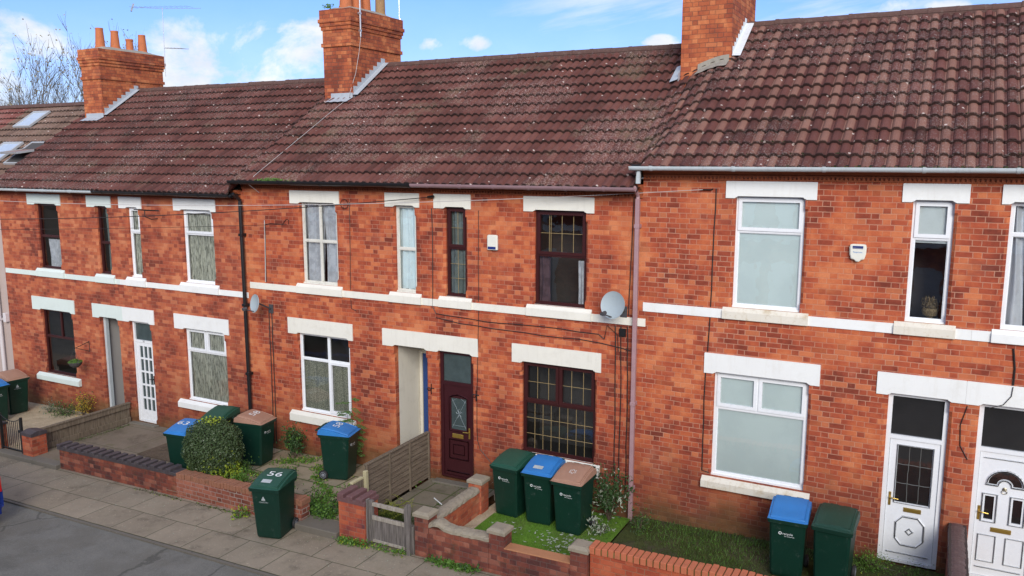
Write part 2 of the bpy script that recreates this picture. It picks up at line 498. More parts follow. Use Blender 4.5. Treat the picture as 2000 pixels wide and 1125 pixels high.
def paving(name, slab_u, slab_v, c0, c1, jc=(.07, .065, .05), off=0., jw=.012, moss=.25, uo=0., vo=0., flake=.0):
    m, g = mat(name)
    pos = g.pos()
    x, y, z = g.sep(pos)
    wb = g.m('MULTIPLY', g.m('SUBTRACT', g.noise(pos, 3, 3), .5), .03)
    uu = g.m('DIVIDE', g.m('ADD', g.m('ADD', x, uo), wb), slab_u)
    vv = g.m('DIVIDE', g.m('ADD', g.m('ADD', y, vo), wb), slab_v)
    row = g.m('FLOOR', vv)
    uu = g.m('ADD', uu, g.m('MULTIPLY', g.m('MODULO', g.m('ABSOLUTE', row), 2.), off))
    r = g.wn(g.xyz(g.m('FLOOR', uu), row, .3))
    fu, fv = g.m('FRACT', uu), g.m('FRACT', vv)
    e = g.m('MINIMUM', g.m('MULTIPLY', g.m('MINIMUM', fu, g.m('SUBTRACT', 1., fu)), slab_u),
            g.m('MULTIPLY', g.m('MINIMUM', fv, g.m('SUBTRACT', 1., fv)), slab_v))
    jm = g.ss(e, jw * .4, jw, 1., 0.)
    nb = g.noise(pos, 1.1, 5, .65)
    nf = g.noise(pos, 45, 5, .75)
    k = g.m('ADD', g.m('MULTIPLY', r, .26), g.m('MULTIPLY', nb, .95))
    c = g.ramp(k, [(.15, c0), (.95, c1)])
    c = g.mix(.5, c, g.mix(nf, (.6, .6, .6), (1.4, 1.4, 1.4)), 'MULTIPLY')
    c = stain(g, c, pos, .55, tuple(q * .45 for q in c0), 2.4)
    if flake:
        c = g.mix(g.m('MULTIPLY', g.ss(g.noise(pos, 24, 2, .5), .66, .70), flake), c, (.5, .42, .30))
    c = g.mix(g.m('MULTIPLY', g.ss(g.noise(pos, 2.8, 5, .7), .54, .72), moss), c, (.09, .10, .03))
    c = g.mix(g.m('MULTIPLY', jm, .85), c, g.mix(nb, jc, (.06, .08, .02)))
    h = g.m('SUBTRACT', g.m('MULTIPLY', nf, .4), jm)
    g.out(c, .85, g.bump(h, .5, .006), spec=.3)
    return m


M_PAV = paving('pavement_flags', .92, .745, (.185, .15, .105), (.345, .285, .205), off=.5, vo=4.395, uo=.3, flake=.5, moss=.18)
M_YARD = paving('yard_concrete', 1.5, 1.3, (.115, .092, .067), (.25, .205, .15), moss=.5, vo=.3, flake=.25)
M_YRD2 = paving('garden_flags', .75, .62, (.22, .175, .11), (.42, .345, .235), (.05, .07, .02), off=.4, jw=.03, moss=.45)
M_YRD3 = paving('path_flags', .62, .62, (.13, .115, .08), (.25, .215, .155), (.06, .09, .02), off=.0, jw=.02, moss=.45, uo=.1)


def ground_mat(name, a, b, sc=20, flecks=None, bumpd=.01, rough=.95, patch=None):
    m, g = mat(name)
    pos = g.pos()
    f = g.m('ADD', g.m('MULTIPLY', g.noise(pos, sc, 5, .7), .6), g.m('MULTIPLY', g.noise(pos, sc / 9, 4), .4))
    c = g.ramp(f, [(.3, a), (.7, b)])
    if flecks:
        c = g.mix(g.m('MULTIPLY', g.ss(g.noise(pos, sc * 3, 3, .6), .6, .66), .6), c, flecks)
    if patch:
        c = g.mix(g.ss(g.noise(pos, .9, 4, .6), .48, .62, 0., .75), c, patch)
    if name == 'asphalt':
        vo = g.n('ShaderNodeTexVoronoi', feature='DISTANCE_TO_EDGE')
        g.put(vo.inputs['Vector'], g.mix(.35, pos, g.noise(pos, 1.2, 4, col=True)))
        vo.inputs['Scale'].default_value = .55
        c = g.mix(g.m('MULTIPLY', g.ss(vo.outputs[0], .012, .004), .5), c, (.05, .048, .04))
        c = g.mix(g.m('MULTIPLY', g.ss(g.noise(pos, 1.6, 6, .7), .52, .66), .35), c, (.10, .095, .08))
        c = g.mix(g.m('MULTIPLY', g.ss(g.noise(pos, 110, 2, .5), .62, .68), .5), c, (.34, .33, .29))
    g.out(c, rough, g.bump(g.noise(pos, sc * 2, 5, .7), .7, bumpd), spec=.2)
    return m


M_ASP = ground_mat('asphalt', (.135, .130, .112), (.225, .215, .185), 30, (.30, .28, .23), .005, .8, patch=(.155, .145, .12))
M_EARTH = ground_mat('earth', (.05, .04, .025), (.12, .09, .06), 14, (.2, .17, .12))
M_GRVL = ground_mat('beige_gravel', (.34, .27, .17), (.58, .48, .33), 34, (.6, .52, .4), .02)
M_TURF = ground_mat('artificial_turf', (.07, .15, .014), (.13, .25, .03), 30, None, .01, patch=(.11, .14, .035))
M_MOSSG = ground_mat('mossy_ground', (.035, .042, .014), (.07, .085, .022), 12, (.07, .11, .02), .02, patch=(.075, .06, .04))
M_KERB = paint('kerb_stone', (.17, .15, .12), .9, .4, (.10, .10, .07), 5, .005)


def wood(name, a, b, moss=.3, hor=0):
    m, g = mat(name)
    x, y, z = g.sep(g.pos())
    n_ = g.noise(g.xyz(g.m('MULTIPLY', x, 14.), g.m('MULTIPLY', y, 1.5 if hor else 14.), g.m('MULTIPLY', z, 22. if hor else 1.5)), 2., 5, .65)
    c = g.ramp(n_, [(.3, a), (.7, b)])
    c = g.mix(g.m('MULTIPLY', g.ss(g.noise(g.pos(), 4, 5, .7), .5, .72), moss), c, (.11, .12, .05))
    g.out(c, .85, g.bump(n_, .6, .004), spec=.2)
    return m


M_WOOD = wood('weathered_fence_wood', (.095, .072, .05), (.225, .18, .13), .12)
M_WOODH = wood('weathered_slat_wood', (.09, .068, .048), (.21, .165, .12), .12, 1)
M_WOODG = wood('grey_gate_wood', (.085, .075, .068), (.23, .205, .185), .15)
M_WOODL = wood('pale_gate_rail', (.24, .21, .17), (.42, .38, .32), .2)


def binm(name, col, rough=.42):
    m, g = mat(name)
    pos = g.pos()
    c = g.mix(g.noise(pos, 3, 4), tuple(x * .75 for x in col), tuple(x * 1.2 for x in col))
    c = g.mix(g.m('MULTIPLY', g.ss(g.noise(pos, 9, 7, .8), .58, .72), .22), c, (.25, .27, .24))
    bx, by, bz = g.sep(pos)
    sc = g.noise(g.xyz(g.m('MULTIPLY', bx, 22.), g.m('MULTIPLY', by, 22.), g.m('MULTIPLY', bz, 3.)), 1., 6, .75)
    c = g.mix(g.m('MULTIPLY', g.ss(sc, .58, .74), .3), c, tuple(.6 * q + .08 for q in col))
    g.out(c, rough, g.bump(g.noise(pos, 70, 3), .2, .001), spec=.4)
    return m


M_BIN = binm('bin_green', (.004, .030, .019))
M_LGR = binm('lid_green', (.014, .075, .048), .5)
M_LDG = binm('lid_dark_green', (.010, .050, .034), .45)
M_LBL = binm('lid_blue', (.03, .19, .50), .45)
M_LBR = binm('lid_brown', (.36, .205, .140), .5)
M_TYR = plain('rubber', (.016, .016, .017), .7)
M_RIM = plain('grey_hub', (.20, .21, .23), .5)
M_WHT = plain('white_print', (.75, .78, .76), .6)
M_STK = plain('silver_sticker', (.42, .46, .46), .5)
M_ALM = paint('cream_plastic', (.72, .71, .62), .4, .1)
M_NAVY = plain('navy_plastic', (.012, .03, .16), .4)
M_DSH = paint('dish_grey', (.36, .42, .44), .5, .25, (.25, .27, .28), 12)
M_DKG = plain('dark_grey_plastic', (.06, .06, .065), .5)
M_CAR = plain('blue_car_paint', (.012, .035, .22), .22, .3)
M_TLT = plain('red_lamp', (.55, .01, .008), .15)
M_GAT = plain('black_iron', (.012, .012, .012), .5)
M_ALU = plain('aluminium', (.55, .56, .58), .35, .7)
M_SKYF = paint('skylight_frame', (.42, .43, .44), .5, .2)
M_SKYG = plain('skylight_glass', (.50, .56, .60), .06, .0, 1.)


# ------------------------------------------------------------------ mesh builder
class MB:
    def __init__(s):
        s.v, s.f, s.mi, s.uvs = [], [], [], {}

    def face(s, pts, mi=0, uv=None):
        i = len(s.v)
        s.v += [tuple(p) for p in pts]
        s.f.append(tuple(range(i, i + len(pts))))
        s.mi.append(mi)
        if uv:
            s.uvs[len(s.f) - 1] = uv

    def addf(s, idx, mi=0):
        s.f.append(tuple(idx))
        s.mi.append(mi)

    def box(s, x0, x1, y0, y1, z0, z1, mi=0, sh=0., skip=''):
        """sh: z-shear along x (for things that follow the slope of the street)"""
        X = lambda x, y, z: (x, y, z + sh * (x - x0))
        a, b, c, d = X(x0, y0, z0), X(x1, y0, z0), X(x1, y1, z0), X(x0, y1, z0)
        e, f, g_, h = X(x0, y0, z1), X(x1, y0, z1), X(x1, y1, z1), X(x0, y1, z1)
        for k, q in (('b', (d, c, b, a)), ('t', (e, f, g_, h)), ('f', (a, b, f, e)), ('r', (b, c, g_, f)), ('k', (c, d, h, g_)), ('l', (d, a, e, h))):
            if k not in skip:
                s.face(q, mi)

    def bbox(s, x0, x1, y0, y1, z0, z1, b=.006, mi=0, sh=0.):
        """box with bevelled vertical+top edges"""
        X = lambda x, y, z: (x, y, z + sh * (x - x0))
        lo = [X(*p, z0) for p in ((x0 + b, y0), (x1 - b, y0), (x1, y0 + b), (x1, y1 - b), (x1 - b, y1), (x0 + b, y1), (x0, y1 - b), (x0, y0 + b))]
        mid = [(p[0], p[1], p[2] + (z1 - z0) - b) for p in lo]
        t = [X(*p, z1) for p in ((x0 + 2 * b, y0 + b), (x1 - 2 * b, y0 + b), (x1 - b, y0 + 2 * b), (x1 - b, y1 - 2 * b), (x1 - 2 * b, y1 - b), (x0 + 2 * b, y1 - b), (x0 + b, y1 - 2 * b), (x0 + b, y0 + 2 * b))]
        s.face(list(reversed(lo)), mi)
        for r0, r1 in ((lo, mid), (mid, t)):
            for i in range(8):
                j = (i + 1) % 8
                s.face((r0[i], r0[j], r1[j], r1[i]), mi)
        s.face(t, mi)

    def prism_y(s, poly, y0, y1, mi=0):
        """poly: (x,z) counter-clockwise seen from -y"""
        n = len(poly)
        s.face([(x, y0, z) for x, z in poly], mi)
        s.face([(x, y1, z) for x, z in reversed(poly)], mi)
        for i in range(n):
            (xa, za), (xb, zb) = poly[i], poly[(i + 1) % n]
            s.face([(xb, y0, zb), (xa, y0, za), (xa, y1, za), (xb, y1, zb)], mi)

    def prism_x(s, poly, x0, x1, mi=0, sh=0.):
        """poly: (y,z)"""
        n = len(poly)
        dz = sh * (x1 - x0)
        s.face([(x0, y, z) for y, z in reversed(poly)], mi)
        s.face([(x1, y, z + dz) for y, z in poly], mi)
        for i in range(n):
            (ya, za), (yb, zb) = poly[i], poly[(i + 1) % n]
            s.face([(x0, ya, za), (x0, yb, zb), (x1, yb, zb + dz), (x1, ya, za + dz)], mi)

    def tube(s, pts, r, n=6, mi=0, cap=True):
        pts = [Vector(p) for p in pts]
        rs = r if isinstance(r, (list, tuple)) else [r] * len(pts)
        base = len(s.v)
        up = None
        for i, p in enumerate(pts):
            a = pts[max(i - 1, 0)]
            b = pts[min(i + 1, len(pts) - 1)]
            t = (b - a).normalized() if (b - a).length > 1e-9 else Vector((0, 0, 1))
            if up is None:
                up = Vector((0, 0, 1)) if abs(t.z) < .9 else Vector((1, 0, 0))
            x = t.cross(up).normalized()
            y = x.cross(t).normalized()
            up = y
            for k in range(n):
                q = 2 * math.pi * k / n
                s.v.append(tuple(p + (x * math.cos(q) + y * math.sin(q)) * rs[i]))
        for i in range(len(pts) - 1):
            for k in range(n):
                a = base + i * n + k
                b = base + i * n + (k + 1) % n
                s.addf((a, a + n, b + n, b), mi)
        if cap:
            s.addf([base + k for k in range(n)], mi)
            s.addf([base + (len(pts) - 1) * n + k for k in reversed(range(n))], mi)

    def lathe(s, prof, c=(0, 0, 0), n=20, mi=0, axis=(0, 0, 1)):
        """prof (r, h)"""
        ax = Vector(axis).normalized()
        q = ax.to_track_quat('Z', 'Y')
        base = len(s.v)
        for r, h in prof:
            for k in range(n):
                a = 2 * math.pi * k / n
                s.v.append(tuple(Vector(c) + q @ Vector((r * math.cos(a), r * math.sin(a), h))))
        for i in range(len(prof) - 1):
            for k in range(n):
                a = base + i * n + k
                b = base + i * n + (k + 1) % n
                s.addf((a, b, b + n, a + n), mi)

    def leaf(s, p, nrm, size, mi=0, asp=.6):
        nrm = Vector(nrm).normalized()
        a = nrm.orthogonal().normalized()
        a.rotate(Matrix.Rotation(random.uniform(0, 6.28), 3, nrm))
        b = nrm.cross(a)
        p = Vector(p)
        L, W = size, size * asp * .5
        bend = nrm * size * .12
        i = len(s.v)
        s.v += [tuple(p - a * L * .5), tuple(p + b * W - bend), tuple(p + a * L * .5), tuple(p - b * W - bend)]
        s.f += [(i, i + 1, i + 2), (i, i + 2, i + 3)]
        s.mi += [mi, mi]

    def build(s, name, mats, parent=None, smooth=False, origin=None):
        if not isinstance(mats, (list, tuple)):
            mats = [mats]
        me = bpy.data.meshes.new(name)
        off = Vector((0, 0, 0))
        p = parent
        while p is not None:
            off += p.location
            p = p.parent
        loc = Vector((0, 0, 0))
        if parent is None and origin is not None:
            loc = Vector(origin)
            off = loc
        me.from_pydata([(a - off.x, b - off.y, c - off.z) for a, b, c in s.v], [], s.f)
        for m_ in mats:
            me.materials.append(m_)
        me.polygons.foreach_set('material_index', s.mi)
        uvl = me.uv_layers.new(name='UVMap')
        V = s.v
        for pi, poly in enumerate(me.polygons):
            if pi in s.uvs:
                for li, q in zip(poly.loop_indices, s.uvs[pi]):
                    uvl.data[li].uv = q
                continue
            n = poly.normal
            ax, ay, az_ = abs(n.x), abs(n.y), abs(n.z)
            for li, vi in zip(poly.loop_indices, poly.vertices):
                v = V[vi]
                if ay >= ax and ay >= az_:
                    uvl.data[li].uv = (v[0], v[2])
                elif ax >= az_:
                    uvl.data[li].uv = (v[1] + .06, v[2])
                else:
                    uvl.data[li].uv = (v[0], v[1])
        if smooth:
            me.polygons.foreach_set('use_smooth', [True] * len(me.polygons))
        me.update()
        o = bpy.data.objects.new(name, me)
        COL.objects.link(o)
        o.parent = parent
        if parent is None:
            o.location = loc
        return o


def tag(o, label=None, cat=None, group=None, kind=None):
    if label:
        o['label'] = label
    if cat:
        o['category'] = cat
    if group:
        o['group'] = group
    if kind:
        o['kind'] = kind
    return o


def empty(name, loc, label, cat, group=None, rz=0):
    o = bpy.data.objects.new(name, None)
    o.empty_display_size = .2
    COL.objects.link(o)
    o.location = loc
    o.rotation_euler = (0, 0, rz)
    return tag(o, label, cat, group)


SL = .021


def zg(x):
    return .16 + SL * x


def text_mb(s, size, place, thick=0):
    """place(x, y) -> 3D point; returns an MB with the lettering"""
    cu = bpy.data.curves.new('t', 'FONT')
    cu.body = s
    cu.size = size
    cu.align_x = 'CENTER'
    cu.align_y = 'CENTER'
    cu.resolution_u = 3
    to = bpy.data.objects.new('t', cu)
    COL.objects.link(to)
    dg = bpy.context.evaluated_depsgraph_get()
    me = bpy.data.meshes.new_from_object(to.evaluated_get(dg))
    mb = MB()
    mb.v = [tuple(place(v.co.x, v.co.y)) for v in me.vertices]
    mb.f = [tuple(p.vertices) for p in me.polygons]
    mb.mi = [0] * len(mb.f)
    bpy.data.objects.remove(to)
    bpy.data.curves.remove(cu)
    bpy.data.meshes.remove(me)
    return mb


# ------------------------------------------------------------------ roofs
TAN = math.tan(R(34))
COS = math.cos(R(34))
SIN = math.sin(R(34))
EY = -.30                                   # y of the tile edge at the eaves
RY = 3.85
ZN, ZL_, ZM_, ZR_ = 5.35, 5.69, 5.985, 6.32
GA = (RY - EY) / COS / 14.


def sstep(x, a, b):
    t = min(1, max(0, (x - a) / (b - a)))
    return t * t * (3 - 2 * t)


def eave(x, s=99):
    """eaves height along the terrace: the roofs step up the hill and the tiles are swept over the steps"""
    if x < -23.1:
        return ZN
    k = min(1., s / 2.2)
    z = ZL_ + (ZM_ - ZL_) * sstep(x, -13.98 - .05 - .15 * k, -13.92 + .30 * k)
    z += (ZR_ - ZM_) * sstep(x, -4.62 - .03 - .45 * k, -4.60 + .75 * k)
    return z


PROF = [(.0, -.006), (.03, -.006), (.042, .016), (.07, .034), (.11, .037), (.15, .031), (.172, .010), (.188, -.004)]


def tile_sheet(mb, x0, x1, k0=0, k1=14, mi=0, ef=eave):
    xs = []
    i = math.floor(x0 / .17) - 1
    while i * .17 < x1 + .17:
        for u, h in PROF:
            xs.append((i * .17 + u * .85, h * .92, i))
        i += 1
    xs = [q for q in xs if x0 + 1e-4 < q[0] < x1 - 1e-4]
    xs = [(x0, 0., math.floor(x0 / .17))] + xs + [(x1, 0., math.floor(x1 / .17))]
    for k in range(k0, k1):
        base = len(mb.v)
        s0, s1 = k * GA - .02, (k + 1) * GA + .015
        for x, h, i in xs:
            rr = random.Random(int(i // 2) * 131 + k * 7919)
            j = rr.uniform(-.006, .006)
            js = rr.uniform(-.007, .007)
            for (s_, lift) in ((s0 + js, .004), (s0 + js, .047 + j), (s0 + .06 + js, .043 + j), (s1, -.004)):
                z0 = ef(x, max(0, s_)) + s_ * SIN
                y0 = EY + s_ * COS
                hh = h + lift
                mb.v.append((x, y0 - hh * SIN, z0 + hh * COS))
        n = len(xs)
        for a in range(n - 1):
            for r_ in range(3):
                q = (base + a * 4 + r_, base + (a + 1) * 4 + r_, base + (a + 1) * 4 + r_ + 1, base + a * 4 + r_ + 1)
                mb.addf(q, mi)
                sv_ = ((k + .01) * GA, (k + .02) * GA, (k + .17) * GA, (k + .995) * GA)
                sc = .357 / GA
                mb.uvs[len(mb.f) - 1] = [(xs[a][0], sv_[r_] * sc), (xs[a + 1][0], sv_[r_] * sc), (xs[a + 1][0], sv_[r_ + 1] * sc), (xs[a][0], sv_[r_ + 1] * sc)]


def roof(parent, x0, x1, tm, ef=eave):
    mb = MB()
    tile_sheet(mb, x0, x1, ef=ef)
    # boarding under the tiles and the plain back slope
    zc0, zc1 = ef((x0 + x1) / 2), ef((x0 + x1) / 2)
    rz = zc0 + (RY - EY) * TAN
    e = .002
    n_ = max(1, int((x1 - x0) / .2))
    for i in range(n_):
        a, b = x0 + e + (x1 - x0 - 2 * e) * i / n_, x0 + e + (x1 - x0 - 2 * e) * (i + 1) / n_
        za, zb_ = ef(a), ef(b)
        up = (RY - EY) * TAN
        mb.face([(a, RY, za + up), (b, RY, zb_ + up), (b, 7.9, zb_), (a, 7.9, za)], 0, uv=[(a, 5), (b, 5), (b, 0), (a, 0)])
        mb.face([(a, EY + .32, za + .08), (b, EY + .32, zb_ + .08), (b, RY, zb_ + up - .14), (a, RY, za + up - .14)], 1)
    # verge undercloak at both ends
    ro = mb.build('roof', [tm, M_CEM], parent)
    # ridge tiles
    rb = MB()
    x = x0
    while x < x1 - .05:
        xe = min(x + .45, x1)
        j = random.uniform(-.008, .008)
        z0, z1 = ef(x + .05) + (RY - EY) * TAN + j, ef(xe) + (RY - EY) * TAN + j
        prof = []
        for q in range(9):
            a = math.pi * q / 8
            prof.append((math.cos(a) * .135, math.sin(a) * .115 - .035))
        b0 = len(rb.v)
        for (xx, zz, sc_) in ((x, z0, 1.0), (x + .06, z0, 1.0), (x + .061, z0, .93), (xe, z1, .93)):
            for (py, pz) in prof:
                rb.v.append((xx, RY + py * sc_, zz + pz * sc_ + .02))
        for a in range(3):
            for q in range(8):
                i = b0 + a * 9 + q
                rb.addf((i, i + 1, i + 10, i + 9))
        # mortar bedding
        rb.box(x, xe, RY - .13, RY + .13, min(z0, z1) - .10, min(z0, z1) - .02, 1)
        x = xe
    rb.build('ridge_tiles', [M_RDG, M_RDG], ro)
    return ro


# ------------------------------------------------------------------ walls with openings
def wall(parent, x0, x1, z0, z1, holes, bm, zt=None, back=True):
    """holes: (xa, xb, za, zb, depth). Chamfered jambs with stops, as on the houses."""
    mb = MB()
    C_ = .042
    ext = []
    for (a, b, c, d, dep) in holes:
        ext.append((a - C_, b + C_, c, d))
    xs = sorted({x0, x1, *[e[0] for e in ext], *[e[1] for e in ext]})
    zs = sorted({z0, z1, *[e[2] for e in ext], *[e[3] for e in ext]})
    xs = [x for x in xs if x0 <= x <= x1]
    for i in range(len(xs) - 1):
        for j in range(len(zs) - 1):
            cx, cz = (xs[i] + xs[i + 1]) / 2, (zs[j] + zs[j + 1]) / 2
            if any(e[0] < cx < e[1] and e[2] < cz < e[3] for e in ext):
                continue
            mb.face([(xs[i], 0, zs[j]), (xs[i + 1], 0, zs[j]), (xs[i + 1], 0, zs[j + 1]), (xs[i], 0, zs[j + 1])])
    for (a, b, c, d, dep) in holes:
        za, zb = c + .16, d - .22
        for sx, xo in ((1, a), (-1, b)):
            xi = xo - sx * C_
            # stops: flat pieces at bottom and top
            for (p, q) in ((c, za - .04), (zb + .04, d)):
                f = [(xi, 0, p), (xo, 0, p), (xo, 0, q), (xi, 0, q)]
                r_ = [(xo, 0, p), (xo, dep, p), (xo, dep, q), (xo, 0, q)]
                mb.face(f if sx > 0 else f[::-1])
                mb.face(r_ if sx > 0 else r_[::-1])
            f = [(xi, 0, za), (xo, C_, za), (xo, C_, zb), (xi, 0, zb)]
            r_ = [(xo, C_, za), (xo, dep, za), (xo, dep, zb), (xo, C_, zb)]
            mb.face(f if sx > 0 else f[::-1])
            mb.face(r_ if sx > 0 else r_[::-1])
            for (p, q) in ((za - .04, za), (zb + .04, zb)):     # splayed stop
                t = [(xi, 0, p), (xo, 0, p), (xo, C_, q), (xi, 0, q)]
                r_ = [(xo, 0, p), (xo, dep, p), (xo, dep, q), (xo, C_, q)]
                fl = (sx > 0) == (q > p)
                mb.face(t if fl else t[::-1])
                mb.face(r_ if fl else r_[::-1])
        mb.face([(a, 0, d), (b, 0, d), (b, dep, d), (a, dep, d)])
        mb.face([(a, dep, c), (b, dep, c), (b, 0, c), (a, 0, c)])
    if back:
        zt = z1 if zt is None else zt
        e = .004
        rz = zt + .05 + (RY - EY) * TAN - .16
        mb.face([(x1 - e, 7.6, z0), (x0 + e, 7.6, z0), (x0 + e, 7.6, zt), (x1 - e, 7.6, zt)])
        for xx, fl in ((x0 + e, 1), (x1 - e, 0)):
            p = [(xx, 7.6, z0), (xx, 0, z0), (xx, 0, zt - .0), (xx, RY, rz), (xx, 7.6, zt)]
            mb.face(p if fl else p[::-1])
    return mb.build('wall', bm, parent)


def lintel(parent, x0, x1, z0, z1, ops, m_):
    """painted stone lintel, notched with chamfered shoulders above each opening"""
    mb = MB()
    p = [(x0, z0)]
    for a, b in ops:
        for q in ((a - .02, z0), (a + .02, z0 + .02), (a + .035, z0 + .035), (b - .035, z0 + .035), (b - .02, z0 + .02), (b + .02, z0)):
            if x0 < q[0] < x1:
                p.append(q)
    if abs(p[-1][0] - x1) > 1e-4:
        p.append((x1, z0))
    p += [(x1, z1 - .008), (x1 - .008, z1), (x0 + .008, z1), (x0, z1 - .008)]
    mb.prism_y(p, -.022, .10)
    return mb.build('lintel', m_, parent)


def sill(parent, x0, x1, z0, z1, m_, proj=.075, back=.13):
    mb = MB()
    mb.prism_x([(-proj, z0 + .006), (-proj + .006, z0), (back, z0), (back, z1 + .01), (.0, z1 - .004), (-proj + .012, z1 - .060), (-proj, z1 - .070)][::-1], x0, x1)
    return mb.build('sill', m_, parent)


def course(parent, segs, z0, z1, m_):
    for a, b in segs:
        mb = MB()
        mb.prism_x([(-.018, z0), (.06, z0), (.06, z1), (-.018, z1 - .006)][::-1], a, b)
        mb.build('string_course', m_, parent)


def cornice(parent, x0, x1, zb, mt):
    """moulded eaves course with a dentil band under it; zb is its lower edge"""
    mb = MB()
    mb.prism_x([(-.02, zb + .085), (.03, zb + .085), (.03, zb + .22), (-.12, zb + .22), (-.12, zb + .19), (-.105, zb + .165), (-.085, zb + .145), (-.06, zb + .13), (-.05, zb + .105)][::-1], x0, x1)
    mb.prism_x([(-.042, zb + .058), (.03, zb + .058), (.03, zb + .082), (-.042, zb + .082)][::-1], x0, x1)
    mb.prism_x([(-.026, zb), (.03, zb), (.03, zb + .018), (-.026, zb + .018)][::-1], x0, x1)
    n = int((x1 - x0) / .062)
    for i in range(n):
        a = x0 + (i + .25) * (x1 - x0) / n
        mb.box(a, a + .032, -.036, .02, zb + .018, zb + .058, 0, skip='kbt')
    return mb.build('cornice', mt, parent)


def gutter(parent, x0, x1, z, m_, r=.056, br=1.1, shadow_fascia=True):
    mb = MB()
    y = EY - .05
    prof = [(y - r, z + .012)] + [(y + math.cos(math.pi + math.pi * q / 8) * r, z + math.sin(math.pi + math.pi * q / 8) * r) for q in range(9)] + [(y + r, z + .012)]
    inner = [(y + (a - y) * .88, z + .012 + (b - z - .012) * .86) for a, b in reversed(prof)]
    mb.prism_x((prof + inner)[::-1], x0, x1)
    x = x0 + .35
    while x < x1:
        pr = [(y + math.cos(math.pi + math.pi * q / 8) * (r + .007), z + math.sin(math.pi + math.pi * q / 8) * (r + .007)) for q in range(9)]
        pr = [(y - r - .01, z + .02)] + pr + [(y + r + .01, z + .02)]
        mb.prism_x(pr[::-1], x, x + .045)
        x += br
    o = mb.build('gutter', m_, parent)
    if shadow_fascia:
        fb = MB()
        fb.box(x0, x1, EY + .045, EY + .07, z - .06, z + .045)  # black board also draws the dark shadow line below the gutter
        fb.box(x0, x1, EY + .07, .0, z + .0, z + .014)
        fb.build('shadow_fascia', M_BLK, o)
    return o


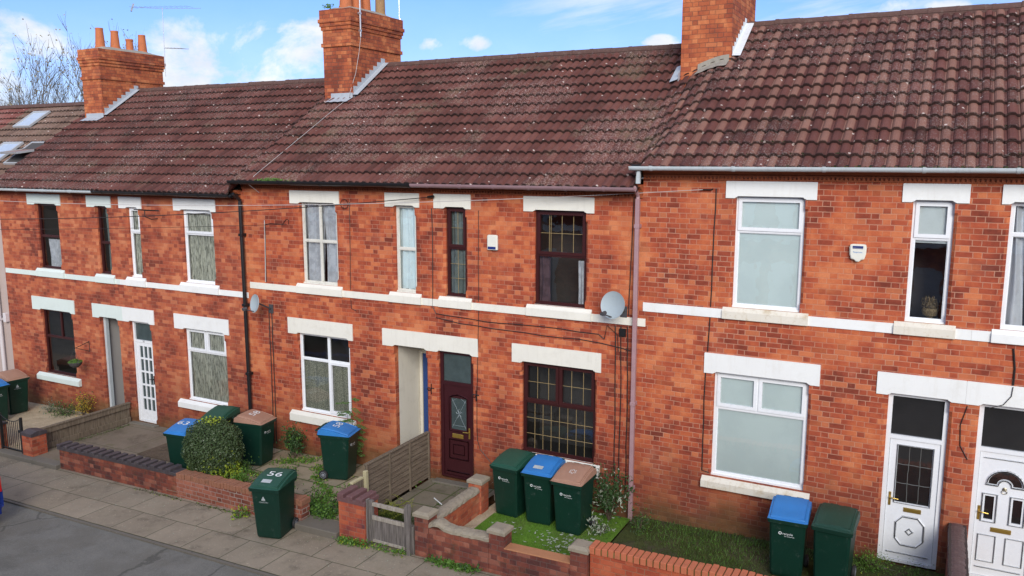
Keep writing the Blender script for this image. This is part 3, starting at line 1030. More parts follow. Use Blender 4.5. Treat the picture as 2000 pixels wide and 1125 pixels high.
# ------------------------------------------------------------------ windows
def window(parent, x0, x1, z0, z1, fm, lights, behind=(), lead=(), y=.085, ft=.05, back_m=None, gm=None, sashbar=None, cill=True):
    """lights: (u0,u1,v0,v1,casement) in fractions, v from the top"""
    W, H = x1 - x0, z1 - z0
    mb = MB()
    d = .065
    mb.box(x0, x0 + ft, y, y + d, z0, z1)
    mb.box(x1 - ft, x1, y, y + d, z0, z1)
    mb.box(x0 + ft, x1 - ft, y, y + d, z1 - ft, z1)
    mb.box(x0 + ft, x1 - ft, y, y + d, z0, z0 + ft)
    if cill:
        mb.box(x0, x1, y - .035, y + .02, z0 - .001, z0 + .028)
    us = sorted({l[0] for l in lights} | {l[1] for l in lights})
    panes, bars = [], []
    ix0, ix1, iz0, iz1 = x0 + ft, x1 - ft, z0 + ft, z1 - ft
    U = lambda u: ix0 + u * (ix1 - ix0)
    V = lambda v: iz1 - v * (iz1 - iz0)
    hb = ft * .45
    for (u0, u1, v0, v1, cas) in lights:
        a, b, c, e = U(u0), U(u1), V(v1), V(v0)
        # half bars on interior edges
        if u0 > .001:
            mb.box(a, a + hb, y + .002, y + d, c, e); a += hb
        if u1 < .999:
            mb.box(b - hb, b, y + .002, y + d, c, e); b -= hb
        if v0 > .001:
            mb.box(a, b, y + .002, y + d, e - hb, e); e -= hb
        if v1 < .999:
            mb.box(a, b, y + .002, y + d, c, c + hb); c += hb
        if cas:
            k = .042
            for (p, q, r_, s_) in ((a - .012, a + k, c - .012, e + .012), (b - k, b + .012, c - .012, e + .012), (a + k, b - k, e - k, e + .012), (a + k, b - k, c - .012, c + k)):
                mb.box(p, q, y - .018, y + .03, r_, s_)
            a += k; b -= k; c += k; e -= k
        else:   # glazing bead, splayed
            k = .012
            for (p, q, r_, s_) in ((a, a + k, c, e), (b - k, b, c, e), (a + k, b - k, e - k, e), (a + k, b - k, c, c + k)):
                mb.box(p, q, y + .012, y + .03, r_, s_)
            a += k; b -= k; c += k; e -= k
        panes.append((a, b, c, e))
    wo = mb.build('window', fm, parent)
    pb = MB()
    for a, b, c, e in panes:
        pb.face([(a, y + .034, c), (b, y + .034, c), (b, y + .034, e), (a, y + .034, e)])
    pb.build('pane', gm or M_GLS, wo)
    if lead:
        lb = MB()
        for i, (xsn, zsn) in lead:
            a, b, c, e = panes[i]
            for xq in xsn:
                t = a + (b - a) * xq
                lb.box(t - .003, t + .003, y + .026, y + .032, c, e)
            for zq in zsn:
                t = e - (e - c) * zq
                lb.box(a, b, y + .025, y + .031, t - .003, t + .003)
        lb.build('glazing_bars', M_LEAD, wo)
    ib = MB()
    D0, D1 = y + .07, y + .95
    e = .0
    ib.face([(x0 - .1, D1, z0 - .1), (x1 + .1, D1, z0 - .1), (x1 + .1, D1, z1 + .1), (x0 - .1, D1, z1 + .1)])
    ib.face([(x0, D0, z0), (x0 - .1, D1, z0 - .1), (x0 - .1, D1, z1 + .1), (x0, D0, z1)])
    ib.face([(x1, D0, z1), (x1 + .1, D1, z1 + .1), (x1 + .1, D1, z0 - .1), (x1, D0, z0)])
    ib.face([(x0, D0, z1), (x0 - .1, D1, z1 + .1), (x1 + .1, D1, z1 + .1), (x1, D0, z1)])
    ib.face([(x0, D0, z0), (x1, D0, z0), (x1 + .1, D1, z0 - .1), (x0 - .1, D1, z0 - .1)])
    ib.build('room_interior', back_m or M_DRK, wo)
    for bh in behind:
        kind, a, b, c, e, cm = bh[:6]
        a, b, c, e = x0 + a * W, x0 + b * W, z1 - e * H, z1 - c * H
        cb = MB()
        if kind == 'blind':
            yy = y + .046
            cb.box(a, b, yy, yy + .006, c, e)
            cb.build('blind', cm, wo)
        elif kind == 'curtain':
            n = max(12, int((b - a) / .012))
            fr, amp = bh[6] if len(bh) > 6 else (9, .022)
            taper = bh[7] if len(bh) > 7 else 0.
            rows = 8
            bi = len(cb.v)
            for j in range(rows + 1):
                zz = c + (e - c) * j / rows
                t = 1 - j / rows
                for i in range(n + 1):
                    s_ = i / n
                    xx = a + (b - a) * s_ * (1 + taper * (t - .5))
                    ph = s_ * (b - a) * fr * 6.283 + .5 * math.sin(j * .6 + s_ * 5)
                    cb.v.append((xx, y + .065 + 1.5 * amp + 1.35 * amp * math.sin(ph) + .3 * amp * math.sin(ph * 2.3 + 1), zz))
            for j in range(rows):
                for i in range(n):
                    q = bi + j * (n + 1) + i
                    cb.addf((q, q + 1, q + n + 2, q + n + 1))
            cb.build('curtain', cm, wo, smooth=True)
    return wo


# ------------------------------------------------------------------ doors
def frame_ring(mb, a, b, c, e, k, y0, y1, mi=0):
    mb.box(a, a + k, y0, y1, c, e, mi)
    mb.box(b - k, b, y0, y1, c, e, mi)
    mb.box(a + k, b - k, y0, y1, e - k, e, mi)
    mb.box(a + k, b - k, y0, y1, c, c + k, mi)


def handle(parent, x, z, y, side, m_=M_GOLD):
    mb = MB()
    mb.bbox(x - .018, x + .018, y - .012, y, z - .11, z + .11, .004)
    mb.tube([(x, y - .01, z + .03), (x, y - .05, z + .03), (x + side * .05, y - .055, z + .028), (x + side * .125, y - .05, z + .02)], .010, 8)
    return mb.build('handle', m_, parent)


def letterbox(parent, x, z, y, w_=.27, h=.055, m_=M_GOLD):
    mb = MB()
    mb.bbox(x - w_ / 2, x + w_ / 2, y - .012, y, z - h / 2, z + h / 2, .004)
    mb.bbox(x - w_ / 2 + .02, x + w_ / 2 - .02, y - .018, y - .010, z - h / 2 + .012, z + h / 2 - .012, .003)
    return mb.build('letterbox', m_, parent)


def arch_pts(x0, x1, z, rise, n=10):
    out = []
    for i in range(n + 1):
        t = i / n
        out.append((x1 + (x0 - x1) * t, z + rise * math.sin(math.pi * t)))
    return out


def strip(mb, pts, wd, y0, y1, mi=0, closed=False):
    """raised moulding following (x,z) points"""
    n = len(pts)
    rng = range(n if closed else n - 1)
    off = []
    for i in range(n):
        a = pts[i - 1] if (i > 0 or closed) else pts[i]
        b = pts[(i + 1) % n] if (i < n - 1 or closed) else pts[i]
        dx_, dz_ = b[0] - a[0], b[1] - a[1]
        L = math.hypot(dx_, dz_) or 1
        off.append((-dz_ / L * wd / 2, dx_ / L * wd / 2))
    for i in rng:
        j = (i + 1) % n
        p, q = pts[i], pts[j]
        a, b = (p[0] + off[i][0], p[1] + off[i][1]), (q[0] + off[j][0], q[1] + off[j][1])
        c, d_ = (q[0] - off[j][0], q[1] - off[j][1]), (p[0] - off[i][0], p[1] - off[i][1])
        A, B, C, D = [(u[0], y0, u[1]) for u in (a, b, c, d_)]
        A1, B1, C1, D1 = [(u[0], y1, u[1]) for u in (a, b, c, d_)]
        ins = .3
        m1 = (p[0] + off[i][0] * ins, y0, p[1] + off[i][1] * ins)
        m2 = (q[0] + off[j][0] * ins, y0, q[1] + off[j][1] * ins)
        m3 = (q[0] - off[j][0] * ins, y0, q[1] - off[j][1] * ins)
        m4 = (p[0] - off[i][0] * ins, y0, p[1] - off[i][1] * ins)
        for fc in ((m1, m2, m3, m4), (A1, B1, m2, m1), (m4, m3, C1, D1)):
            mb.face(fc, mi)
            mb.face(fc[::-1], mi)


def door_base(parent, x0, x1, z0, z1, zt, fm, y=.085, fw_=.06, dm=None, threshold=True):
    """frame with a transom light; returns (door object, leaf rect)"""
    mb = MB()
    mb.box(x0, x0 + fw_, y, y + .08, z0, z1)
    mb.box(x1 - fw_, x1, y, y + .08, z0, z1)
    mb.box(x0 + fw_, x1 - fw_, y, y + .08, z1 - fw_, z1)
    mb.box(x0 + fw_, x1 - fw_, y, y + .08, zt - fw_ / 2, zt + fw_ / 2)
    mb.box(x0 + fw_, x1 - fw_, y - .01, y + .08, z0, z0 + .045)
    a, b, c, e = x0 + fw_, x1 - fw_, z0 + .045, zt - fw_ / 2
    g_ = .004
    return mb, (a + g_, b - g_, c + g_, e - g_), (a, b, zt + fw_ / 2, z1 - fw_)


def slab(mb, a, b, c, e, y0, y1, holes=()):
    xs = sorted({a, b, *[h[0] for h in holes], *[h[1] for h in holes]})
    zs = sorted({c, e, *[h[2] for h in holes], *[h[3] for h in holes]})
    for i in range(len(xs) - 1):
        for j in range(len(zs) - 1):
            cx, cz = (xs[i] + xs[i + 1]) / 2, (zs[j] + zs[j + 1]) / 2
            if any(h[0] < cx < h[1] and h[2] < cz < h[3] for h in holes):
                continue
            mb.face([(xs[i], y0, zs[j]), (xs[i + 1], y0, zs[j]), (xs[i + 1], y0, zs[j + 1]), (xs[i], y0, zs[j + 1])])
    for h in holes:
        p, q, r_, s_ = h[:4]
        mb.face([(p, y0, r_), (p, y1, r_), (p, y1, s_), (p, y0, s_)])
        mb.face([(q, y1, r_), (q, y0, r_), (q, y0, s_), (q, y1, s_)])
        mb.face([(p, y0, s_), (p, y1, s_), (q, y1, s_), (q, y0, s_)])
        mb.face([(p, y1, r_), (p, y0, r_), (q, y0, r_), (q, y1, r_)])


def rect(a, b, c, e):
    return [(a, c), (b, c), (b, e), (a, e)]


def transom_pane(parent, t, y, gm):
    a, b, c, e = t
    mb = MB()
    mb.face([(a, y + .04, c), (b, y + .04, c), (b, y + .04, e), (a, y + .04, e)])
    mb.build('transom_pane', gm, parent)


def back_board(parent, x0, x1, z0, z1, y, m_=None):
    mb = MB()
    mb.face([(x0, y, z0), (x1, y, z0), (x1, y, z1), (x0, y, z1)])
    mb.build('hallway', m_ or M_DRK, parent)


# ------------------------------------------------------------------ chimneys
def chimney(parent, x0, x1, y0, y1, zb, ztop, bm, roofz):
    """brick stack with oversailing courses; ztop: top of the brickwork"""
    mb = MB()
    mb.box(x0, x1, y0, y1, zb, ztop - .86, skip='bt')
    def band(z0, z1, o):
        mb.box(x0 - o, x1 + o, y0 - o, y1 + o, z0, z1)
    band(ztop - .86, ztop - .775, .035)
    band(ztop - .775, ztop - .47, .004)
    band(ztop - .47, ztop - .385, .03)
    band(ztop - .385, ztop - .30, .055)
    band(ztop - .30, ztop - .215, .08)
    band(ztop - .215, ztop, .052)
    return mb.build('chimney', bm, parent)


def pot(parent, x, y, z, h, r0, r1, m_, collar=True):
    mb = MB()
    prof = [(r0 * 1.12, 0), (r0 * 1.12, .05), (r0, .07), (r0 * .98, .12)]
    prof += [(r1, h - .06), (r1 * (1.12 if collar else 1.02), h - .05), (r1 * (1.12 if collar else 1.02), h), (r1 * .8, h), (r1 * .78, h - .3)]
    mb.lathe(prof, (x, y, z), 18)
    return mb.build('chimney_pot', m_, parent, smooth=False)


def flaunch(parent, x0, x1, y0, y1, z, m_=None):
    mb = MB()
    n = 8
    b = len(mb.v)
    for i in range(n + 1):
        for j in range(n + 1):
            u, v = i / n, j / n
            hh = .11 * min(1, 4 * min(u, 1 - u)) * min(1, 6 * min(v, 1 - v)) + random.uniform(-.012, .012)
            mb.v.append((x0 + (x1 - x0) * u, y0 + (y1 - y0) * v, z + hh))
    for i in range(n):
        for j in range(n):
            q = b + i * (n + 1) + j
            mb.addf((q, q + n + 1, q + n + 2, q + 1))
    return mb.build('flaunching', m_ or M_CEM, parent)


def roof_pt(x, y, off=.05):
    return (x, y - off * SIN, eave(x) + (y - EY) * TAN + off * COS)


def flashing(parent, x, ya, yb, m_, step=True, side=1):
    """stepped lead up the side of a stack plus an apron strip over the tiles"""
    mb = MB()
    n = 8
    for i in range(n):
        y0, y1 = ya + (yb - ya) * i / n, ya + (yb - ya) * (i + 1) / n
        p0, p1 = roof_pt(x, y0, .02), roof_pt(x, y1, .02)
        top = p1[2] + (.17 if step else .16)
        mb.box(x + side * .006, x + side * .014, y0, y1, p0[2] - .05, top) if side > 0 else mb.box(x - .014, x - .006, y0, y1, p0[2] - .05, top)
        a, b = roof_pt(x, y0, .105), roof_pt(x, y1, .105)
        c, d_ = roof_pt(x + side * .17, y1, .098), roof_pt(x + side * .17, y0, .098)
        q = [(a[0] + side * .01, a[1], a[2]), (b[0] + side * .01, b[1], b[2]), c, d_]
        mb.face(q if side < 0 else q[::-1])
    return mb.build('flashing', m_, parent)


def apron(parent, x0, x1, y, m_):
    mb = MB()
    n = 12
    for i in range(n):
        a, b = x0 + (x1 - x0) * i / n, x0 + (x1 - x0) * (i + 1) / n
        w0, w1 = .012 * math.sin(a * 31), .012 * math.sin(b * 31)
        za, zb = roof_pt(a, y, .06)[2], roof_pt(b, y, .06)[2]
        pa, pb = roof_pt(a, y - .2, .092 + w0 * .5), roof_pt(b, y - .2, .092 + w1 * .5)
        mb.face([pa, pb, (b, y - .012, zb), (a, y - .012, za)])
        mb.face([(a, y - .012, za), (b, y - .012, zb), (b, y - .012, zb + .11), (a, y - .012, za + .11)])
    return mb.build('flashing', m_, parent)


def downpipe(parent, x, z0, z1, m_, sq=True, y=-.10, w_=.034, colls=()):
    mb = MB()
    if sq:
        mb.bbox(x - w_, x + w_, y - w_, y + w_, z0, z1, .006)
    else:
        mb.tube([(x, y, z0), (x, y, z1)], w_, 12)
    for c in colls:
        mb.bbox(x - w_ - .01, x + w_ + .01, y - w_ - .01, -.0, c - .03, c + .03, .004)
    mb.tube([(x, y, z1 - .02), (x, y, z1 + .05), (x, (y + EY) / 2, z1 + .14), (x, EY, z1 + .2)], w_ * .95, 8)
    return mb.build('downpipe', m_, parent, smooth=False)


def cable(parent, pts, m_=M_CAB, r=.0065, name='cable'):
    mb = MB()
    mb.tube(pts, r, 5)
    return mb.build(name, m_, parent)


def fc(pts, y=-.012):
    """facade points (x, z), with small wobble between them"""
    out = []
    for i in range(len(pts) - 1):
        (a, b), (c, d_) = pts[i], pts[i + 1]
        n = max(1, int(math.hypot(c - a, d_ - b) / .3))
        for k in range(n):
            t = k / n
            j = random.uniform(-.008, .008) if 0 < k else 0
            out.append((a + (c - a) * t + j, y, b + (d_ - b) * t + (j if abs(c - a) > abs(d_ - b) else 0)))
    out.append((pts[-1][0], y, pts[-1][1]))
    return out

def rdir0():
    return (random.uniform(-1, 1), random.uniform(-1, 1), random.uniform(.1, 1))


# ================================================================== THE TERRACE
FULL = (0, 1, 0, 1, 0)
TOPL = lambda v, c=1: [(0, 1, 0, v, c), (0, 1, v, 1, 0)]


def house(name_label, x0, x1, bm, tm, ezt, ups, downs, zoff):
    o = empty('brick_house', ((x0 + x1) / 2, 0, zg((x0 + x1) / 2)), name_label, 'house', 'terraced brick houses in the row')
    holes = [(a, b, c, d_, .16) for (a, b, c, d_) in ups + downs]
    return o, holes


DOWN_Z = {'L': (.655, 2.45), 'M': (.90, 2.695), 'R': (1.09, 2.935)}
UP_Z = {'L': (3.57, 5.31), 'M': (3.805, 5.57), 'R': (4.06, 5.895)}
UL = {'L': (5.275, 5.56), 'M': (5.535, 5.815), 'R': (5.86, 6.135)}
GL = {'L': (2.415, 2.78), 'M': (2.66, 3.02), 'R': (2.90, 3.25)}
ST = {'L': (3.35, 3.485), 'M': (3.59, 3.735), 'R': (3.865, 4.025)}
EV = {'L': ZL_, 'M': ZM_, 'R': ZR_}


def mk_house(label, lv, x0, x1, bm, tm, ups, gfs, extra, wallx=None):
    o = empty('brick_house', ((x0 + x1) / 2, 0, zg((x0 + x1) / 2)), label, 'house', 'terraced brick houses in the row')
    holes = [(a, b, *UP_Z[lv], .16) for a, b in ups] + [(a, b, *DOWN_Z[lv], .16) for a, b in gfs] + [(a, b, c, GL[lv][0] + .035, dd) for a, b, c, dd in extra]
    wx0, wx1 = wallx or (x0, x1)
    wall(o, wx0, wx1, -1.0, EV[lv] + .07, holes, bm, zt=EV[lv] - .03)
    roof(o, x0, x1, tm)
    return o


def sill_set(o, lv, ups, lm, gl):
    out = []
    for a, b in ups:
        out.append((a - .14, b + .14))
    for a, b in out:
        sill(o, a, b, ST[lv][0] - .002, UP_Z[lv][0] + .002, gl or lm, proj=.055)


# ---- house A: dark windows, far left
A = mk_house('brick terraced house with dark brown windows, pale green lintels and gravel garden', 'L', -23.1, -18.28, B_L, T_L,
             [(-21.5, -20.6), (-19.05, -18.6)], [(-21.65, -20.35)], [(-19.2, -18.5, -.30, .16)])
for a, b in ((-21.8, -20.4), (-19.35, -18.42)):
    lintel(A, a, b, *UL['L'], [(-21.5, -20.6) if a < -20 else (-19.05, -18.6)], M_LIG)
lintel(A, -21.98, -20.18, *GL['L'], [(-21.65, -20.35)], M_LIG)
lintel(A, -19.45, -18.281, *GL['L'], [(-19.2, -18.5)], M_LIG)
sill_set(A, 'L', [(-21.5, -20.6), (-19.05, -18.6)], M_LIG, None)
sill(A, -21.95, -20.15, .455, .655, M_LIG, proj=.09)
course(A, [(-23.05, -21.64), (-20.46, -19.19), (-18.46, -18.281)], *ST['L'], M_LIG)
cornice(A, -23.1, -18.28, UL['L'][1] + .012, M_TER)
gutter(A, -23.15, -18.6, ZL_ - .0, M_GRG)
window(A, -21.5, -20.6, *UP_Z['L'], M_BRW, TOPL(.5, 0), behind=[('curtain', .25, .75, .55, .98, M_CUR, (7, .015))])
window(A, -19.05, -18.6, *UP_Z['L'], M_BRW, TOPL(.54, 0), behind=[('curtain', .4, 1, .05, .95, M_CEIL, (7, .015))])
window(A, -21.65, -20.35, *DOWN_Z['L'], M_BRW, [(0, .55, 0, .42, 0), (.55, 1, 0, .42, 0), (0, 1, .42, 1, 0)])
# open passage between the two left houses
pb = MB()
for (xx) in (-19.2, -18.5):
    pb.face([(xx, .16, -.4), (xx, 3.6, -.4), (xx, 3.6, 2.42), (xx, .16, 2.42)])
pb.face([(-19.2, 3.6, -.4), (-18.5, 3.6, -.4), (-18.5, 3.6, 2.42), (-19.2, 3.6, 2.42)])
pb.face([(-19.2, .16, 2.41), (-18.5, .16, 2.41), (-18.5, 3.6, 2.41), (-19.2, 3.6, 2.41)])
pb.build('passage_lining', M_GRY, A)
pb = MB()
pb.box(-19.197, -19.12, .10, .19, -.3, 2.41)
pb.build('passage_trim', M_GRG, A)
# ---- house B: white windows
B = mk_house('brick terraced house with white lace curtained windows and a white multi pane door', 'L', -18.28, -13.95, B_L, T_L,
             [(-17.87, -17.45), (-15.95, -14.95)], [(-16.1, -14.75)], [(-18.05, -17.3, -.20, .16)])
lintel(B, -18.12, -17.3, *UL['L'], [(-17.87, -17.45)], M_LIW)
lintel(B, -16.18, -14.8, *UL['L'], [(-15.95, -14.95)], M_LIW)
lintel(B, -18.279, -17.12, *GL['L'], [(-18.05, -17.3)], M_LIW)
lintel(B, -16.4, -14.58, *GL['L'], [(-16.1, -14.75)], M_LIW)
sill_set(B, 'L', [(-17.87, -17.45), (-15.95, -14.95)], M_LIW, None)
sill(B, -16.36, -14.58, .455, .655, M_LIW, proj=.09)
course(B, [(-18.279, -18.01), (-17.31, -16.09), (-14.81, -13.9)], *ST['L'], M_LIW)
cornice(B, -18.28, -14.0, UL['L'][1] + .012, M_TER)
gutter(B, -18.6, -13.99, ZL_ - .0, M_BLK)
NETB = lambda: [('curtain', .0, 1, .02, .99, M_NET, (8, .014))]
window(B, -17.87, -17.45, *UP_Z['L'], M_UPV, TOPL(.35), behind=NETB())
window(B, -15.95, -14.95, *UP_Z['L'], M_UPV, TOPL(.32), behind=NETB())
window(B, -16.1, -14.75, *DOWN_Z['L'], M_UPV, [(0, .5, 0, .3, 1), (.5, 1, 0, .3, 1), (0, 1, .3, 1, 0)], behind=NETB())
mb, (a, b, c, e), tr = door_base(B, -18.05, -17.3, -.19, 2.45, 1.92, M_UPV)
gl = []
ga, gb, gc, ge = a + .10, b - .05, c + .24, e - .07
for i in range(3):
    for j in range(5):
        w1, h1 = (gb - ga) / 3, (ge - gc) / 5
        gl.append((ga + i * w1 + .018, ga + (i + 1) * w1 - .018, gc + j * h1 + .022, gc + (j + 1) * h1 - .022))
slab(mb, a, b, c, e, .10, .13, gl)
dB = mb.build('door', M_UPV, B)
pb = MB()
for h in gl:
    pb.face([(h[0], .125, h[2]), (h[1], .125, h[2]), (h[1], .125, h[3]), (h[0], .125, h[3])])
pb.build('pane', M_OBG, dB)
transom_pane(dB, tr, .085, M_OBG)
handle(dB, b - .03, .95, .10, -1, M_BLK)
text_mb('58', .075, lambda x, y: (-17.68 + x, .083, 1.925 + y)).build('door_number', M_BLK, dB)
downpipe(B, -13.93, -.25, ZL_ - .17, M_BLK, sq=False, w_=.042, colls=(1.6, 3.2, 4.8))
ab = MB()
ab.tube(fc([(-17.22, 5.28), (-16.35, 5.27)], -.28), .013, 6)
for i in range(7):
    xx = -17.1 + i * .105
    ab.tube([(xx, -.36, 5.28), (xx, -.20, 5.28)], .006, 4)
ab.tube([(-16.85, -.28, 5.28), (-16.85, -.28, 5.12), (-16.8, -.14, 5.05), (-16.76, 0, 5.06)], .012, 6)
tag(ab.build('tv_aerial', M_CAB), 'small dark television aerial bracketed to the wall left of the upper lace window', 'aerial')

# ---- house C: sash windows
C_ = mk_house('x', 'M', -13.95, -9.0, B_M, T_M,
              [(-12.3, -11.32), (-9.82, -9.32)], [(-12.5, -11.08)], [(-9.9, -9.1, -.15, .16)])
C_['label'] = 'brick terraced house with old cream sash windows upstairs and a weedy paved garden'
lintel(C_, -12.55, -11.2, *UL['M'], [(-12.3, -11.32)], M_LIN)
lintel(C_, -10.03, -9.2, *UL['M'], [(-9.82, -9.32)], M_LIN)
lintel(C_, -12.75, -10.95, *GL['M'], [(-12.5, -11.08)], M_LIN)
lintel(C_, -10.17, -9.001, *GL['M'], [(-9.9, -9.1)], M_LIN)
sill_set(C_, 'M', [(-12.3, -11.32), (-9.82, -9.32)], M_LIN, None)
sill(C_, -12.74, -10.93, .665, .90, M_LIN, proj=.09)
course(C_, [(-13.83, -12.44), (-11.18, -9.96), (-9.18, -9.001)], *ST['M'], M_LIN)
cornice(C_, -13.95, -9.0, UL['M'][1] + .012, M_TER)
gutter(C_, -13.97, -9.15, ZM_ + .022, M_BLK, r=.07)
SASH2 = [(0, .5, 0, .47, 0), (.5, 1, 0, .47, 0), (0, .5, .47, 1, 0), (.5, 1, .47, 1, 0)]
window(C_, -12.3, -11.32, *UP_Z['M'], M_OLD, SASH2, behind=[('curtain', -.02, .50, .02, .99, M_CUR, (6, .03), -.1), ('curtain', .55, 1.02, .02, .99, M_CUR, (6, .03), -.1)])
window(C_, -9.82, -9.32, *UP_Z['M'], M_OLD, TOPL(.5, 0), behind=[('curtain', 0, 1, .02, .97, M_CUB, (7, .02))])
window(C_, -12.5, -11.08, *DOWN_Z['M'], M_UPV, [(0, .57, 0, .32, 0), (.57, 1, 0, .32, 0), (0, .57, .32, 1, 0), (.57, 1, .32, 1, 1)],
       behind=[('curtain', 0, 1, .33, .99, M_LACE, (4, .01))])
pb = MB()
pb.face([(-9.9, .16, -.3), (-9.9, .98, -.3), (-9.9, .98, 2.67), (-9.9, .16, 2.67)])
pb.face([(-9.1, .16, -.3), (-9.1, .98, -.3), (-9.1, .98, 2.67), (-9.1, .16, 2.67)])
pb.face([(-9.9, .16, 2.655), (-9.1, .16, 2.655), (-9.1, .98, 2.655), (-9.9, .98, 2.655)])
pb.face([(-9.9, .0, -.02), (-9.1, .0, -.02), (-9.1, .98, -.02), (-9.9, .98, -.02)], 1)
pb.face([(-9.9, .98, -.3), (-9.1, .98, -.3), (-9.1, .98, 2.67), (-9.9, .98, 2.67)])
pb.build('passage_lining', [M_WAL, M_FLR], C_)
pb = MB()
pb.box(-9.89, -9.82, .92, .975, 0, 2.4)
pb.box(-9.19, -9.105, .92, .975, 0, 2.4)
pb.box(-9.82, -9.19, .92, .975, 2.33, 2.42)
pb.bbox(-9.815, -9.195, .94, .972, .0, 2.325, .004, 1)
bd = pb.build('door', [M_WAL, M_BLU], C_)
tag(bd, 'blue door at the back of the passage')
cable(C_, fc([(-10.93, 5.60), (-10.95, 4.48), (-10.97, 3.75)]))
cable(C_, fc([(-10.97, 3.58), (-10.96, 3.36), (-10.83, 3.32)]))
cable(C_, [(-11.05 + .1 * math.cos(q * .7), -.03, 5.56 + .1 * math.sin(q * .7)) for q in range(11)], r=.006)
cable(C_, fc([(-13.31, 5.14), (-13.36, 3.76)]), M_CAG, .011)
cable(C_, fc([(-13.29, 5.05), (-13.12, 5.08), (-12.79, 5.07), (-12.67, 5.19), (-12.6, 5.17), (-12.62, 5.08)]))
cable(C_, fc([(-13.30, 5.03), (-13.33, 3.76)]))
cable(C_, fc([(-13.30, 3.13), (-13.3, 2.01), (-13.33, .0)]), r=.012)
cable(C_, fc([(-13.22, 3.14), (-13.22, 2.02), (-13.25, .0)]), r=.012)
vb = MB()
vb.box(-9.92, -9.70, -.006, .01, .09, .17)
vb.build('air_vent', M_BLK, C_)
mm = MB()
for i in range(160):
    xx = random.gauss(-12.75, .22)
    mm.leaf((xx, EY - random.uniform(.0, .1), ZM_ + .03 + random.uniform(0, .07) * max(0, 1 - abs(xx + 12.75))), (random.uniform(-1, 1), -1, random.uniform(0, 1)), .05, 0, .4)
mm.build('gutter_moss', L_GRN, C_)

# ---- house D: dark leaded windows, maroon door
D = mk_house('brick terraced house with maroon leaded windows, maroon door and small artificial lawn', 'M', -9.0, -4.6, B_M, T_M,
             [(-8.62, -8.15), (-6.68, -5.65)], [(-6.93, -5.43)], [(-8.82, -8.03, .0, .16)])
lintel(D, -8.86, -8.02, *UL['M'], [(-8.62, -8.15)], M_LIN)
lintel(D, -6.89, -5.49, *UL['M'], [(-6.68, -5.65)], M_LIN)
lintel(D, -8.999, -7.88, *GL['M'], [(-8.82, -8.03)], M_LIN)
lintel(D, -7.13, -5.31, *GL['M'], [(-6.93, -5.43)], M_LIN)
sill_set(D, 'M', [(-8.62, -8.15), (-6.68, -5.65)], M_LIN, None)
sill(D, -7.13, -5.30, .665, .90, M_LIN, proj=.09)
course(D, [(-8.999, -8.76), (-8.01, -6.82), (-5.51, -4.50)], *ST['M'], M_LIN)
cornice(D, -9.0, -4.6, UL['M'][1] + .012, M_TER)
gutter(D, -9.15, -4.62, ZM_ + .018, M_PUD, br=.72, r=.062)
window(D, -8.62, -8.15, *UP_Z['M'], M_BRW, [(0, 1, 0, .45, 1), (0, 1, .45, 1, 0)], lead=[(0, ((.5,), (.5,))), (1, ((.5,), (.33, .66)))], behind=[('curtain', 0, 1, .05, .97, M_CEIL, (5, .02))])
window(D, -6.68, -5.65, *UP_Z['M'], M_BRW, [(0, 1, 0, .47, 1), (0, 1, .47, 1, 0)], lead=[(0, ((.2, .24, .5, .77), (.5,)))], behind=[('curtain', .0, .26, .5, .98, M_CUD, (6, .03)), ('curtain', .80, 1., .52, .98, M_CUR, (9, .02), .5)])
window(D, -6.93, -5.43, *DOWN_Z['M'], M_BRW, [(0, .5, 0, .44, 1), (.5, 1, 0, .44, 1), (0, 1, .44, 1, 0)],
       lead=[(0, ((.33, .72), (.5,))), (1, ((.3, .7), (.5,))), (2, (tuple((i + 1) / 8 for i in range(7)), (.33, .68)))])
mb, (a, b, c, e), tr = door_base(D, -8.82, -8.03, .035, 2.695, 2.02, M_DOR, fw_=.07)
gx0, gx1, gz0, gz1 = a + .16, b - .12, 1.06, 1.72
slab(mb, a, b, c, e, .105, .14, [(gx0, gx1, gz0, gz1)])
strip(mb, [(gx0 - .03, gz0 - .03), (gx1 + .03, gz0 - .03), (gx1 + .03, gz1 + .0)] + arch_pts(gx0 - .03, gx1 + .03, gz1 + .01, .055), .035, .085, .106, closed=True)
strip(mb, rect(gx0 - .04, gx1 + .04, .44, .84), .04, .088, .106, closed=True)
strip(mb, rect(gx0 + .05, gx1 - .05, .54, .74), .025, .092, .106, closed=True)
strip(mb, [(a + .05, .16), (b - .05, .16)], .04, .085, .106)
dD = mb.build('door', M_DOR, D)
pb = MB()
pb.face([(gx0, .125, gz0), (gx1, .125, gz0), (gx1, .125, gz1), (gx0, .125, gz1)])
pb.build('pane', M_OBG, dD)
pb = MB()
cxx, czz = (gx0 + gx1) / 2, (gz0 + gz1) / 2
for i in range(5):
    q = 6.283 * i / 5 + .3
    pb.tube([(cxx + .02 * math.cos(q), .120, czz + .02 * math.sin(q)), (cxx + .055 * math.cos(q + .3), .120, czz + .07 * math.sin(q + .3)), (cxx + .075 * math.cos(q), .120, czz + .10 * math.sin(q))], .004, 4)
for s_ in (-1, 1):
    pb.tube([(gx0 + .02, .121, czz + s_ * .25), (cxx, .121, czz + .30 * s_ + .05), (gx1 - .02, .121, czz + s_ * .25)], .0022, 4)
    pb.tube([(gx0 + .02, .121, czz - s_ * .30), (gx1 - .02, .121, czz + s_ * .30)], .0022, 4)
pb.build('etched_flower', M_DSH, dD)
transom_pane(dD, tr, .085, M_OBG)
handle(dD, b - .05, 1.02, .105, -1)
letterbox(dD, (gx0 + gx1) / 2 - .02, .93, .105, .26, .085)
downpipe(D, -4.66, .02, ZM_ - .17, M_PUR, w_=.036, colls=(2.2, 5.35, .62))
cable(D, fc([(-7.85, 5.52), (-7.86, 3.76)]))
